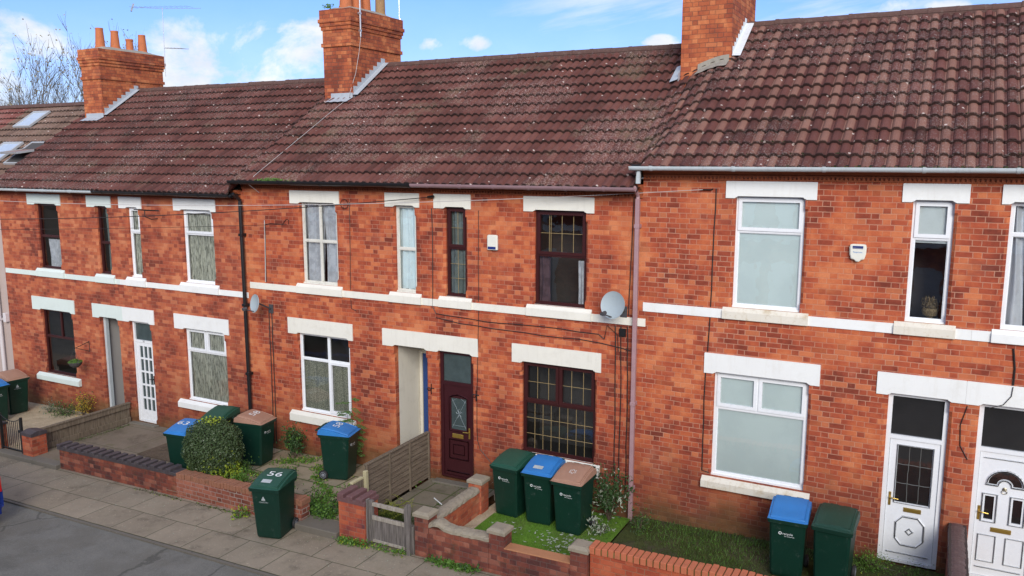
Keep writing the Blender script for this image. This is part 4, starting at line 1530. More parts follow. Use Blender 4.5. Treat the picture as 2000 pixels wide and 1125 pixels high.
cable(D, fc([(-7.86, 3.58), (-7.91, 1.59), (-7.9, .96), (-7.84, .78), (-7.6, .55), (-7.2, .35)]))
cable(D, fc([(-8.91, 5.53), (-8.9, 4.59), (-8.92, 3.58), (-8.84, 3.44), (-7.69, 3.38), (-6.49, 3.40), (-5.37, 3.37), (-5.26, 3.29)]), r=.009)
cable(D, fc([(-8.84, 3.36), (-8.27, 3.29), (-6.49, 3.23), (-5.76, 3.24), (-5.31, 3.21), (-4.92, 3.16), (-4.76, 3.13)]), r=.009)
cable(D, fc([(-4.75, 5.84), (-4.77, 5.0), (-4.80, 3.76)], -.03), r=.009)
for p in ([(-5.05, 3.56), (-5.02, 2.01), (-5.01, .45)], [(-4.94, 3.56), (-4.92, 2.02), (-4.93, .45)], [(-4.82, 3.56), (-4.79, 2.04), (-4.80, .45)]):
    cable(D, fc(p, -.02), r=.010)
cable(D, fc([(-5.25, 3.3), (-5.2, 3.55), (-5.0, 3.4), (-4.98, 3.1)], -.03), r=.007)
jb = MB()
jb.bbox(-4.97, -4.85, -.05, 0, 3.38, 3.52, .006)
jb.build('junction_box', M_BLK, D)
br = MB()
for (bx, bz) in ((-8.98, 1.86), (-7.93, 1.86)):
    br.tube([(bx, 0, bz), (bx + .0, -.10, bz + .0), (bx + .0, -.16, bz + .06)], .010, 5)
    br.tube([(bx, -.01, bz - .10), (bx, -.01, bz + .12)], .010, 5)
    br.tube([(bx - .07, -.015, bz + .03), (bx + .07, -.015, bz + .03)], .010, 5)
br.build('hanging_bracket', M_BLK, D)

# ---- houses E and F
E_ = mk_house('brick terraced house with wide pale blinds in white windows, right of purple downpipe', 'R', -4.6, .47, B_R, T_R,
              [(-3.03, -1.95), (-.43, .12)], [(-3.27, -1.74)], [(-.57, .27, .13, .16)])
lintel(E_, -3.19, -1.78, *UL['R'], [(-3.03, -1.95)], M_LIW)
lintel(E_, -.58, .30, *UL['R'], [(-.43, .12)], M_LIW)
lintel(E_, -3.44, -1.58, *GL['R'], [(-3.27, -1.74)], M_LIW)
lintel(E_, -.745, .469, *GL['R'], [(-.57, .27)], M_LIW)
sill_set(E_, 'R', [(-3.03, -1.95), (-.43, .12)], M_LIW, M_SIL)
sill(E_, -3.41, -1.63, .89, 1.08, M_SIL, proj=.09)
course(E_, [(-4.55, -3.17), (-1.81, -.57), (.26, .469)], *ST['R'], M_LIW)
cornice(E_, -4.6, .47, UL['R'][1] + .012, M_TER)
gutter(E_, -4.73, .47, ZR_ + .035, M_GRG, r=.058, br=1.35)
gs = MB()
gs.bbox(-4.63, -4.56, EY - .03, EY + .04, ZR_ - .24, ZR_ - .03, .006)
gs.build('gutter_outlet', M_GRG, E_)
BL = lambda a=0, b=1, c=0, d_=1, m_=M_BLI: ('blind', a, b, c, d_, m_)
window(E_, -3.03, -1.95, *UP_Z['R'], M_UPV, TOPL(.30), behind=[BL()])
window(E_, -.43, .12, *UP_Z['R'], M_UPV, TOPL(.30), behind=[BL(0, 1, 0, .35, M_BLG)], back_m=M_ROOM)
# basket of dried grass on the inner sill
db = MB()
db.lathe([(.03, 0), (.10, .02), (.12, .09), (.10, .13), (.09, .13)], (-.10, .30, 4.12), 12)
for i in range(160):
    q, r_ = random.uniform(0, 6.28), random.uniform(.0, .13)
    p = (-.10 + r_ * math.cos(q), .30 + .5 * r_ * math.sin(q), 4.24)
    db.leaf((p[0], p[1], p[2] + random.uniform(0, .16)), (math.cos(q), math.sin(q), .3), .11, 0, .18)
db.lathe([(.02, 0), (.05, 0), (.05, -.02), (.02, -.02)], (-.10, .30, 4.125), 8)
tag(db.build('dried_grass_basket', M_STRAW, None, origin=(-.10, .30, 4.1)), 'small basket of dried grass on the inner sill of the narrow white upstairs window', 'basket')
window(E_, -3.27, -1.74, *DOWN_Z['R'], M_UPV, [(0, .47, 0, .33, 1), (.47, 1, 0, .33, 1), (0, 1, .33, 1, 0)], behind=[BL()], ft=.06)
mb, (a, b, c, e), tr = door_base(E_, -.57, .27, .17, 2.935, 2.22, M_UPV, fw_=.065)
gx0, gx1, gz0, gz1 = a + .12, b - .10, 1.16, e - .10
slab(mb, a, b, c, e, .105, .14, [(gx0, gx1, gz0, gz1)])
strip(mb, rect(gx0 - .012, gx1 + .012, gz0 - .012, gz1 + .012), .03, .090, .106, closed=True)
ox, oz = (gx0 + gx1) / 2, .70
oc = [(ox + .20 * p, oz + .235 * q) for p, q in ((-1, -.55), (-.55, -1), (.55, -1), (1, -.55), (1, .55), (.55, 1), (-.55, 1), (-1, .55))]
strip(mb, oc, .04, .084, .106, closed=True)
strip(mb, [(ox, oz - .05), (ox + .05, oz), (ox, oz + .05), (ox - .05, oz)], .035, .086, .106, closed=True)
strip(mb, [(a + .05, .32), (b - .05, .32)], .025, .09, .106)
dE = mb.build('door', M_UPV, E_)
pb = MB()
pb.face([(gx0, .125, gz0), (gx1, .125, gz0), (gx1, .125, gz1), (gx0, .125, gz1)])
pb.build('pane', M_OBS, dE)
pb = MB()
for i in (1, 2):
    x_ = gx0 + (gx1 - gx0) * i / 3
    pb.tube([(x_ + random.uniform(-.008, .008), .122, gz0 + (gz1 - gz0) * k / 12) for k in range(13)], .006, 4)
    z_ = gz0 + (gz1 - gz0) * i / 3
    pb.tube([(gx0 + (gx1 - gx0) * k / 6, .121, z_ + random.uniform(-.008, .008)) for k in range(7)], .006, 4)
pb.build('glazing_bars', plain('dull_bar', (.12, .12, .11), .5), dE)
transom_pane(dE, tr, .085, M_OBS)
handle(dE, a + .05, 1.20, .105, 1)
letterbox(dE, ox + .02, 1.055, .105, .25, .07)
cable(E_, fc([(-3.35, 6.01), (-3.37, 4.04)]), r=.010)
cable(E_, fc([(-3.37, 3.86), (-3.39, 3.27)]), r=.010)
cable(E_, fc([(-3.41, 2.9), (-3.42, 2.42), (-3.41, 1.16), (-3.29, 1.14)]), r=.010)
bb = MB()
bb.tube([(-3.60, -.04, 5.99), (-3.43, -.04, 5.99), (-3.41, 0, 6.0)], .012, 6)
for (px, pz) in ((-4.30, 3.75), (-1.6, 4.6)):
    pass
bb.build('wire_bracket', M_BLK, E_)

F_ = mk_house('brick terraced house at the right edge with arched fanlight white panel door', 'R', .47, 5.55, B_R, T_R,
              [(.82, 1.37), (2.9, 3.98)], [(2.7, 4.23)], [(.66, 1.50, .14, .16)])
lintel(F_, .70, 1.52, *UL['R'], [(.82, 1.37)], M_LIW)
lintel(F_, 2.74, 4.14, *UL['R'], [(2.9, 3.98)], M_LIW)
lintel(F_, 2.53, 4.4, *GL['R'], [(2.7, 4.23)], M_LIW)
lintel(F_, .471, 1.67, *GL['R'], [(.66, 1.50)], M_LIW)
sill_set(F_, 'R', [(.86, 1.33), (2.9, 3.98)], M_LIW, None)
sill(F_, 2.55, 4.38, .89, 1.08, M_LIW, proj=.09)
course(F_, [(.471, .72), (1.47, 2.76), (4.12, 5.55)], *ST['R'], M_LIW)
cornice(F_, .47, 5.55, UL['R'][1] + .012, M_TER)
gutter(F_, .47, 5.6, ZR_ + .035, M_GRG, r=.058, br=1.35)
window(F_, .82, 1.37, *UP_Z['R'], M_UPV, TOPL(.24, 0), behind=[('curtain', .0, .42, .02, .99, M_CUW, (6, .03), .5)], back_m=M_ROOM)
window(F_, 2.9, 3.98, *UP_Z['R'], M_UPV, TOPL(.30), behind=[BL()])
window(F_, 2.7, 4.23, *DOWN_Z['R'], M_UPV, [(0, .5, 0, .33, 1), (.5, 1, 0, .33, 1), (0, 1, .33, 1, 0)], behind=[BL()])
mb, (a, b, c, e), tr = door_base(F_, .66, 1.50, .18, 2.935, 2.22, M_UPV, fw_=.065)
cx_ = (a + b) / 2
w1 = (cx_ - .17, cx_ - .075, 1.12, 1.50)
w1 = (a + .11, a + .23, 1.13, 1.50)
w2 = (b - .23, b - .11, 1.13, 1.50)
slab(mb, a, b, c, e, .105, .14, [w1, w2])
for w_ in (w1, w2):
    strip(mb, rect(w_[0] - .035, w_[1] + .035, w_[2] - .035, w_[3] + .035), .035, .088, .106, closed=True)
for px in (w1, w2):
    strip(mb, rect(px[0] - .05, px[1] + .06, .46, .88), .03, .09, .106, closed=True)
fan = [(cx_ + .235 * math.cos(math.pi * i / 14), 1.70 + .215 * math.sin(math.pi * i / 14)) for i in range(15)]
strip(mb, fan, .045, .082, .106)
strip(mb, [(cx_ - .25, 1.68), (cx_ - .085, 1.68)], .04, .085, .106)
strip(mb, [(cx_ + .085, 1.68), (cx_ + .25, 1.68)], .04, .085, .106)
strip(mb, [(cx_ + .085 * math.cos(math.pi * i / 8), 1.69 + .085 * math.sin(math.pi * i / 8)) for i in range(9)], .035, .082, .106)
strip(mb, [(a + .05, .36), (b - .05, .36)], .025, .09, .106)
strip(mb, [(a + .05, 2.09), (b - .05, 2.09)], .02, .09, .106)
dF = mb.build('door', M_UPV, F_)
pb = MB()
for h in (w1, w2):
    pb = MB()
    pb.face([(h[0], .125, h[2]), (h[1], .125, h[2]), (h[1], .125, h[3]), (h[0], .125, h[3])])
    pb.build('pane', M_OBS, dF)
pb = MB()
n = 14
for i in range(n):
    q0, q1 = math.pi * i / n, math.pi * (i + 1) / n
    P = lambda r_, q: (cx_ + r_ * math.cos(q) * 1.0, .100, 1.70 + r_ * .92 * math.sin(q))
    pb.face([P(.105, q0), P(.215, q0), P(.215, q1), P(.105, q1)])
pb.build('fanlight', M_OBS, dF)
transom_pane(dF, tr, .085, M_OBS)
handle(dF, a + .045, 1.22, .105, 1)
letterbox(dF, cx_ - .0, .985, .105, .27, .07)
kb = MB()
kb.lathe([(.0, 0), (.028, .0), (.03, .01), (.012, .018), (0, .02)], (cx_, .103, 1.64), 12, axis=(0, -1, 0))
kb.tube([(cx_ + .035 * math.cos(q * .628), .088, 1.60 + .03 * math.sin(q * .628)) for q in range(11)], .005, 6)
kb.build('knocker', plain('old_brass', (.30, .26, .18), .35, .7), dF)
cable(F_, fc([(1.01, 3.80), (1.05, 3.51), (1.05, 3.26)]), r=.014)
cable(F_, fc([(1.05, 3.24), (1.04, 3.1), (.95, 2.96), (.77, 2.885)], -.035), r=.006)
cable(F_, fc([(.5, 2.87), (.43, 2.57), (.45, 2.25), (.56, 2.05)], -.012), r=.007)

mm = MB()
for i in range(46):
    bx, k = random.uniform(-4.0, 2.4), random.choice([0, 0, 0, 1, 1, 2, 2, 3, 4])
    by = EY + k * GA * COS + .0
    bx = round(bx / .17) * .17 + .01
    for j in range(9):
        mm.leaf((bx + random.gauss(0, .022), by - .01 + random.gauss(0, .02), eave(bx, k * GA) + k * GA * SIN + .035 + random.uniform(0, .03)), rdir0(), .035, 0, .8)
tag(mm.build('roof_moss', plain('dark_moss', (.045, .042, .018), .95), None), 'small dark moss clumps caught in the laps of the right hand roof', 'moss', kind='stuff')
mm = MB()
for i in range(500):
    bx = random.uniform(-1.6, .9)
    mm.leaf((bx, EY - .01 + random.gauss(0, .015), ZR_ + .04 + random.uniform(0, .025)), rdir0(), .03, 0, .8)
tag(mm.build('gutter_moss', L_GRS, None), 'thin line of green moss along the pale gutter of the right hand roof', 'moss', kind='stuff')

# ---- chimneys
ZCH = {'L': 9.66, 'M': 10.0, 'R': 10.75}
cA = chimney(A, -22.78, -21.95, 2.58, 4.75, 7.2, 9.62, B_CH, None)
flaunch(cA, -22.80, -21.93, 2.56, 4.77, 9.62)
for (y, h, r0, r1) in ((2.95, .58, .135, .105), (3.45, .56, .135, .105), (3.95, .38, .11, .10), (4.4, .56, .135, .105)):
    pot(cA, -22.36, y, 9.68, h, r0, r1, M_POT, collar=(h < .5))
flashing(A, -21.95, 2.62, 3.82, M_LEADF)
apron(A, -22.7, -21.93, 2.58, M_LEADF)
cM = chimney(C_, -13.62, -12.78, 2.52, 4.55, 7.4, 10.0, B_CH, None)
flaunch(cM, -13.64, -12.76, 2.5, 4.57, 10.0)
for (x, y, h, r0, r1, m_) in ((-13.17, 2.86, .80, .15, .115, M_POT), (-13.15, 3.25, .80, .14, .11, M_POT), (-13.17, 3.62, .80, .14, .11, M_POT), (-13.14, 4.2, .85, .13, .115, M_POTB)):
    pot(cM, x, y, 10.06, h, r0, r1, m_)
flashing(C_, -12.78, 2.56, 3.84, M_LEADF)
apron(C_, -13.42, -12.76, 2.52, M_LEADF)
wk = MB()
for i in range(70):
    wk.leaf((-13.45 + random.gauss(0, .07), 2.55 + random.gauss(0, .05), 10.05 + random.uniform(0, .09)), (random.uniform(-1, 1), -1, random.uniform(-.2, 1)), .05)
wk.build('chimney_weed', L_GRN, cM)
cR = chimney(E_, -4.79, -3.82, 2.62, 4.62, 7.6, 10.75, B_CH, None)
flaunch(cR, -4.81, -3.8, 2.6, 4.64, 10.75)
for y in (2.95, 3.4, 3.85, 4.3):
    pot(cR, -4.3, y, 10.8, .6, .14, .11, M_POT)
flashing(E_, -3.82, 2.70, 3.80, M_LEADW, step=False)
apron(E_, -4.45, -3.85, 2.62, M_CEM)
flashing(E_, -4.79, 2.5, 3.0, M_LEADF, step=False, side=-1)

# aerial pole strapped to the middle stack, cable down the roof
ap = empty('aerial_mast', (-12.70, 2.9, 9.4), 'thin aerial mast strapped to the right face of the middle chimney stack', 'aerial mast')
mb = MB()
mb.tube([(-12.66, 2.75, 9.36), (-12.66, 2.75, 11.2)], .019, 8)
mb.tube([(-12.70, 2.75, 9.5), (-12.64, 2.75, 9.5)], .03, 6)
mb.tube([(-12.72, 2.75, 9.9), (-12.64, 2.75, 9.9)], .03, 6)
mb.build('pole', M_ALU, ap)
mb = MB()
mb.tube([(-12.66, 2.75, 9.36), (-12.70, 2.72, 9.0), (-12.74, 2.62, 8.5), (-12.85, 2.45, roof_pt(-12.85, 2.45)[2] + .03)] +
        [tuple(Vector(roof_pt(-12.85 + (y - 2.45) * .18, y)) + Vector((0, 0, .03))) for y in (2.0, 1.4, .8, .2, -.2)] + [(-13.4, -.36, 5.95), (-13.38, -.06, 5.75)], .006, 5)
mb.build('cable', M_CAG, ap)
a2 = MB()
a2.tube([(-12.85, 4.62, 9.8), (-12.85, 4.62, 11.3)], .012, 6)
a2.tube([(-12.82, 4.62, 9.85), (-12.82, 4.62, 10.05)], .03, 6)
tag(a2.build('aerial_mast', M_ALU, None, origin=(-12.85, 4.62, 9.8)), 'thin aerial mast behind the buff pot at the rear of the middle chimney', 'aerial mast')
# aerial on the left stack
a3 = empty('tv_aerial', (-21.75, 4.6, 9.75), 'tall television aerial on a thin mast behind the left chimney stack', 'aerial')
mb = MB()
mb.tube([(-21.78, 4.72, 9.0), (-21.72, 4.7, 11.05)], .009, 6)
mb.build('mast', M_ALU, a3)
mb = MB()
mb.tube([(-22.75, 4.45, 11.12), (-21.72, 4.7, 11.02), (-20.5, 5.1, 11.0)], .006, 5)
for i in range(12):
    t = i / 11
    x_ = -22.7 + 2.1 * t
    mb.tube([(x_, 4.3 + .27 * t, 11.1 - .1 * t), (x_, 4.62 + .27 * t, 11.1 - .1 * t)], .004, 4)
mb.tube([(-22.75, 4.40, 10.98), (-22.75, 4.50, 11.22)], .03, 5)
mb.build('array', M_ALU, a3)
mb = MB()
mb.tube([(-21.74, 4.7, 9.85), (-20.9, 4.9, 9.8)], .008, 5)
for i in range(6):
    mb.tube([(-21.6 + i * .13, 4.6, 9.85 - i * .01), (-21.6 + i * .13, 4.9, 9.85 - i * .01)], .004, 4)
mb.build('array', M_ALU, a3)

# ---- rendered neighbour at the far left with skylights
N_ = empty('rendered_house', (-27, 0, zg(-27)), 'pink grey rendered house at the left edge with skylights in its brown roof', 'house')
wall(N_, -34, -23.1, -1.5, ZN + .05, [], M_REN, zt=ZN - .03)
mb = MB()
tile_sheet(mb, -27.2, -23.1)
mb.build('roof', T_N, N_)
mb = MB()
tile_sheet(mb, -34, -27.2)
rr_ = mb.build('roof', T_N2, N_)
rb = MB()
rb.face([(-34, 7.9, ZN), (-23.1, 7.9, ZN), (-23.1, RY, ZN + (RY - EY) * TAN), (-34, RY, ZN + (RY - EY) * TAN)][::-1])
x = -34
while x < -23.2:
    xe = min(x + .45, -23.1)
    pr = [(RY + math.cos(math.pi * q / 8) * .14, ZN + (RY - EY) * TAN + math.sin(math.pi * q / 8) * .12) for q in range(9)]
    rb.prism_x(pr, x, xe - .004)
    x = xe
rb.build('ridge_tiles', M_RDG, N_)
gutter(N_, -34, -23.2, ZN, M_WPI)
downpipe(N_, -23.42, -.3, 4.95, M_WPI, sq=False, w_=.05, y=-.09, colls=(2.0, 3.6))
mb = MB()
mb.bbox(-23.52, -23.30, -.20, 0, 4.62, 5.0, .01)
mb.build('hopper', M_WPI, N_)
mb = MB()
mb.bbox(-23.22, -23.10, -.12, 0, 1.95, 2.2, .01)
mb.build('vent_cowl', M_WPI, N_)


def skylight(x0, x1, ya, yb, tilt=0, label=''):
    o = empty('skylight', ((x0 + x1) / 2, (ya + yb) / 2, eave(x0) + ((ya + yb) / 2 - EY) * TAN), label, 'skylight', 'skylights in the brown roof')
    def fr(t, k, lift, g0):
        mb = MB(); gb = MB()
        L = (yb - ya) / COS
        cy = (ya + yb) / 2
        def P(u, s, h):
            s2, h2 = s, h
            if t:
                s2 = s * math.cos(t) - h * math.sin(t) * 0
                h2 = h + s * math.sin(t)
                s2 = s * math.cos(t)
            y = cy + s2 * COS - h2 * SIN
            z = eave(x0) + (cy - EY) * TAN + s2 * SIN + h2 * COS
            return (u, y, z)
        for (ua, ub, sa, sb) in ((x0, x0 + k, -L / 2, L / 2), (x1 - k, x1, -L / 2, L / 2), (x0 + k, x1 - k, -L / 2, -L / 2 + k), (x0 + k, x1 - k, L / 2 - k, L / 2)):
            b = [P(ua, sa, lift - .06), P(ub, sa, lift - .06), P(ub, sb, lift - .06), P(ua, sb, lift - .06)]
            t_ = [P(ua, sa, lift), P(ub, sa, lift), P(ub, sb, lift), P(ua, sb, lift)]
            mb.face(t_); mb.face(b[::-1])
            for i in range(4):
                j = (i + 1) % 4
                mb.face([b[i], b[j], t_[j], t_[i]])
        gb.face([P(x0 + k, -L / 2 + k, lift - .02), P(x1 - k, -L / 2 + k, lift - .02), P(x1 - k, L / 2 - k, lift - .02), P(x0 + k, L / 2 - k, lift - .02)])
        return mb, gb
    if tilt:
        mb, gb = fr(0, .05, .11, 0)
        mb.build('frame', M_SKYF, o)
        gb.build('dark_opening', M_DRK, o)
        mb, gb = fr(tilt, .05, .20, 0)
        s = mb.build('sash', M_SKYF, o)
        gb.build('pane', plain('warm_lining', (.30, .16, .08), .4), s)
    else:
        mb, gb = fr(0, .06, .14, 0)
        f = mb.build('frame', M_SKYF, o)
        gb.build('pane', M_SKYG, f)
    return o


skylight(-26.45, -25.6, 2.7, 3.45, 0, 'closed skylight highest up the brown tiled roof')
skylight(-25.7, -24.75, 1.1, 1.95, 0, 'closed skylight low on the brown roof, cut by the left edge')
skylight(-24.4, -23.5, 1.05, 1.98, R(-26), 'tilted open skylight low on the brown roof beside the maroon tiles')
# broken verge corner under the left stack
mb = MB()
for i in range(10):
    y_ = 2.4 + i * .11
    mb.box(-23.45 + random.uniform(-.1, .1), -23.1, y_, y_ + .09, eave(-23.5) + (y_ - EY) * TAN + .05, eave(-23.5) + (y_ - EY) * TAN + .14 + random.uniform(0, .06))
mb.build('loose_verge', M_TER, N_)

# ---- opposite side of the street (seen mirrored in the panes)
OPP = empty('opposite_terrace', (-8, -18.2, 0), 'brick terrace across the street, mirrored in the window panes', 'terrace')
mb = MB()
mb.box(-34, 18, -26, -18.2, -1, 5.9, skip='t')
mb.build('wall', brick('brick_opposite', ORB, (.4, .2, .12)), OPP)
mb = MB()
mb.prism_x([(-17.9, 5.9), (-22, 8.6), (-26.2, 5.9)], -34, 18)
mb.build('roof', M_RDG, OPP)
for i in range(10):
    x_ = -32 + i * 4.9
    mb = MB()
    mb.box(x_, x_ + 1.3, -18.2, -18.12, .9, 2.6)
    mb.box(x_ + 1.8, x_ + 2.6, -18.2, -18.12, 0, 2.6)
    mb.box(x_, x_ + 1.0, -18.2, -18.12, 3.8, 5.4)
    mb.box(x_ + 1.9, x_ + 2.5, -18.2, -18.12, 3.8, 5.4)
    mb.build('window', M_UPV if i % 3 else M_GRG, OPP)
mb = MB()
mb.box(-34, 18, -18.2, -18.14, 3.45, 3.7)
mb.build('string_course', M_LIW, OPP)

# ================================================================== GROUND
def sheet(name, x0, x1, y0, y1, h, m_, kind='structure', step=1.0, noise=0.):
    mb = MB()
    nx, ny = max(1, int((x1 - x0) / step)), max(1, int((y1 - y0) / step))
    b = 0
    for i in range(nx + 1):
        for j in range(ny + 1):
            x, y = x0 + (x1 - x0) * i / nx, y0 + (y1 - y0) * j / ny
            mb.v.append((x, y, zg(max(-40, min(30, x))) + h + (random.uniform(-noise, noise) if 0 < i < nx and 0 < j < ny else 0)))
    for i in range(nx):
        for j in range(ny):
            q = i * (ny + 1) + j
            mb.addf((q, q + ny + 1, q + ny + 2, q + 1))
    o = mb.build(name, m_)
    return tag(o, kind=kind)


sheet('ground', -400, 400, -400, 400, -.32, M_EARTH, step=40)
sheet('road', -60, 40, -12.4, -4.41, -.135, M_ASP, step=4)
sheet('pavement', -60, 40, -4.395, -2.6, -.10, M_PAV, step=1, noise=.004)
mb = MB()
for i in range(100):
    x0_ = -60 + i
    mb.box(x0_, x0_ + .99, -4.46, -4.40, zg(x0_) - .3, zg(x0_) - .104, 0, sh=SL)
tag(mb.build('kerb', M_KERB), kind='structure')
sheet('far_pavement', -60, 40, -18.2, -12.5, -.10, M_PAV, step=4)
sheet('gravel_bed', -23.1, -18.28, -2.62, 0.02, -.005, M_GRVL, step=.3, noise=.012)
sheet('gravel_bed', -34, -23.11, -2.62, 0.02, -.005, M_GRVL, step=1)
sheet('yard_paving', -18.16, -13.6, -2.80, .2, .0, M_YARD, step=.5, noise=.003)
sheet('soil_bed', -15.9, -14.2, -1.7, -.02, .02, ground_mat('soil_patch', (.06, .045, .03), (.16, .12, .085), 22, (.25, .2, .15), .02), step=.15, noise=.014)
sheet('garden_paving', -13.55, -9.12, -2.84, .12, .0, M_YRD2, step=.5, noise=.008)
sheet('path', -9.0, -7.42, -2.80, .06, .0, M_YRD3, step=.5, noise=.004)
sheet('gravel_bed', -7.2, -6.75, -2.62, -.02, .004, M_GRVL, step=.15, noise=.01)
sheet('lawn', -6.98, -4.62, -2.52, -.18, .012, M_TURF, step=.25, noise=.006)
sheet('mossy_ground', -4.6, .45, -2.62, .02, .0, M_MOSSG, step=.2, noise=.015)
sheet('yard_paving', .62, 5.6, -2.84, .02, .0, M_YARD, step=.5)
# edging steps at the gateways
mb = MB()
mb.bbox(-19.6, -16.95, -2.93, -2.70, zg(-19.6) - .14, zg(-19.6) + .0, .01, sh=SL)
mb.bbox(-10.02, -9.06, -2.98, -2.55, zg(-10.) - .14, zg(-10.) + .022, .012, sh=SL)
tag(mb.build('kerb_step', M_KERB), kind='structure')
mb = MB()
mb.bbox(-18.15, -17.2, -.16, .0, zg(-18.1) - .05, zg(-18.1) + .03, .01, sh=SL)
mb.bbox(-8.88, -7.95, -.20, .0, zg(-8.8) - .05, zg(-8.8) + .03, .01, sh=SL)
mb.bbox(-.65, .38, -.20, .0, .06, .145, .01)
tag(mb.build('doorstep', M_KERB), kind='structure')

# ================================================================== GARDEN WALLS
def coping_ons(mb, x0, x1, y0, y1, z, h, pitch, w_, mi, jit=.006, sh=SL, rot=0.):
    n = int((x1 - x0) / pitch)
    for i in range(n):
        a = x0 + i * pitch
        j = random.uniform(-jit, jit)
        mb.bbox(a, a + w_, y0 + j, y1 + j, z + sh * (a - x0), z + sh * (a - x0) + h + j, .006, mi)


# left neighbour pier at the frame edge
wl = empty('garden_wall', (-19.5, -2.7, zg(-19.5)), 'brick garden wall end left of the black iron gate', 'wall')
mb = MB()
mb.box(-23.0, -19.25, -2.80, -2.58, zg(-23) - .2, zg(-23) + .55, sh=SL)
mb.build('brickwork', B_WR, wl)
mb = MB()
mb.bbox(-23.0, -19.23, -2.82, -2.56, zg(-23) + .551, zg(-23) + .60, .008, sh=SL)
mb.build('coping', M_BL if False else B_BL, wl)
# pier right of the iron gate
wl = empty('gate_pier', (-18.12, -2.68, zg(-18)), 'orange brick gate pier with dark cap between the iron gate and low board fence', 'gate pier')
mb = MB()
mb.box(-18.32, -17.96, -2.80, -2.45, zg(-18) - .12, zg(-18) + .46)
mb.build('brickwork', B_WR, wl)
mb = MB()
mb.prism_x([(-2.815, zg(-18) + .46), (-2.435, zg(-18) + .46), (-2.435, zg(-18) + .53), (-2.60, zg(-18) + .57), (-2.66, zg(-18) + .57), (-2.815, zg(-18) + .53)], -18.335, -17.945)
mb.build('cap', B_BL, wl)
# wall B
zb = zg(-16.95)
wB = empty('garden_wall', (-15.1, -2.7, zg(-15)), 'dark red garden wall topped with toothed blue bricks, left of the clipped bush', 'wall')
mb = MB()
mb.box(-16.95, -13.25, -2.82, -2.60, zb - .2, zb + .34, sh=SL * 1.0)
mb.build('brickwork', brick('brick_sooty_wall', [(0., (.05, .024, .022)), (.3, (.11, .034, .027)), (.6, (.20, .052, .032)), (.85, (.28, .078, .042)), (1., (.34, .13, .08))], (.15, .11, .09), green=.5, jblend=.7), wB)
mb = MB()
mb.bbox(-16.98, -13.22, -2.85, -2.57, zb + .341, zb + .405, .006, sh=SL)
mb.build('coping_base', B_BL, wB)
mb = MB()
coping_ons(mb, -16.98, -13.2, -2.86, -2.55, zb + .406, .055, .232, .125, 0)
mb.build('coping', B_BL, wB)
# wall C
zb = zg(-13.2)
wC = empty('garden_wall', (-11.7, -2.7, zg(-12)), 'low red brick garden wall with pale mortar behind the green pavement bin', 'wall')
mb = MB()
mb.box(-13.24, -9.98, -2.83, -2.60, zb - .2, zb + .30, sh=SL * 1.0)
mb.build('brickwork', B_WC, wC)
mb = MB()
coping_ons(mb, -13.23, -9.95, -2.84, -2.59, zb + .30, .105, .082, .073, 0, .009)
mb.build('coping', B_CO, wC)
# pier left of the wooden gate
wl = empty('gate_pier', (-8.75, -2.7, zg(-8.7)), 'red brick gate pier with blue brick top left of the wooden gate', 'gate pier')
zb = zg(-8.8)
mb = MB()
mb.box(-9.02, -8.46, -2.93, -2.55, zb - .14, zb + .62)
mb.build('brickwork', brick('brick_pier', [(0, (.10, .04, .05)), (.25, (.26, .055, .04)), (.6, (.42, .09, .04)), (1, (.5, .14, .06))], (.34, .2, .14), green=.1), wl)
mb = MB()
mb.bbox(-9.04, -8.44, -2.95, -2.53, zb + .62, zb + .69, .006)
for i in range(3):
    mb.bbox(-9.03 + i * .20, -8.90 + i * .20, -2.96, -2.52, zb + .691, zb + .765 - i * .012, .008)
mb.build('cap', paint('purple_brick_cap', (.15, .075, .075), .6, .4, (.2, .15, .13), 6), wl)


def coping_rough(mb, pts, wd, h, n=10):
    """rounded cement coping along points (x, y, z)"""
    b0 = len(mb.v)
    m_ = len(pts)
    for i, p in enumerate(pts):
        a = Vector(pts[max(0, i - 1)])
        b = Vector(pts[min(m_ - 1, i + 1)])
        t = (b - a).normalized()
        s_ = Vector((t.y, -t.x, 0)).normalized()
        for k in range(n + 1):
            q = math.pi * k / n
            r_ = 1 + random.uniform(-.07, .07)
            v = Vector(p) + s_ * math.cos(q) * wd / 2 * r_ + Vector((0, 0, abs(math.sin(q)) ** .6 * h * r_))
            mb.v.append(tuple(v))
    for i in range(m_ - 1):
        for k in range(n):
            q = b0 + i * (n + 1) + k
            mb.addf((q, q + n + 1, q + n + 2, q + 1))
    for e in (0, m_ - 1):
        mb.addf([b0 + e * (n + 1) + k for k in range(n + 1)])


def pier(mb, cb, x, y, w_, z0, z1, capo=.03, ch=.085):
    mb.box(x - w_ / 2, x + w_ / 2, y - w_ / 2, y + w_ / 2, z0, z1)
    o = capo
    a, b, c, d_ = x - w_ / 2 - o, x + w_ / 2 + o, y - w_ / 2 - o, y + w_ / 2 + o
    cb.bbox(a, b, c, d_, z1, z1 + ch * .65, .008)
    t = .05
    lo = [(a + .008, c + .008), (b - .008, c + .008), (b - .008, d_ - .008), (a + .008, d_ - .008)]
    hi = [(a + t, c + t), (b - t, c + t), (b - t, d_ - t), (a + t, d_ - t)]
    z = z1 + ch * .65
    for i in range(4):
        j = (i + 1) % 4
        cb.face([(*lo[i], z), (*lo[j], z), (*hi[j], z + ch * .35), (*hi[i], z + ch * .35)])
    cb.face([(*q, z + ch * .35) for q in hi])


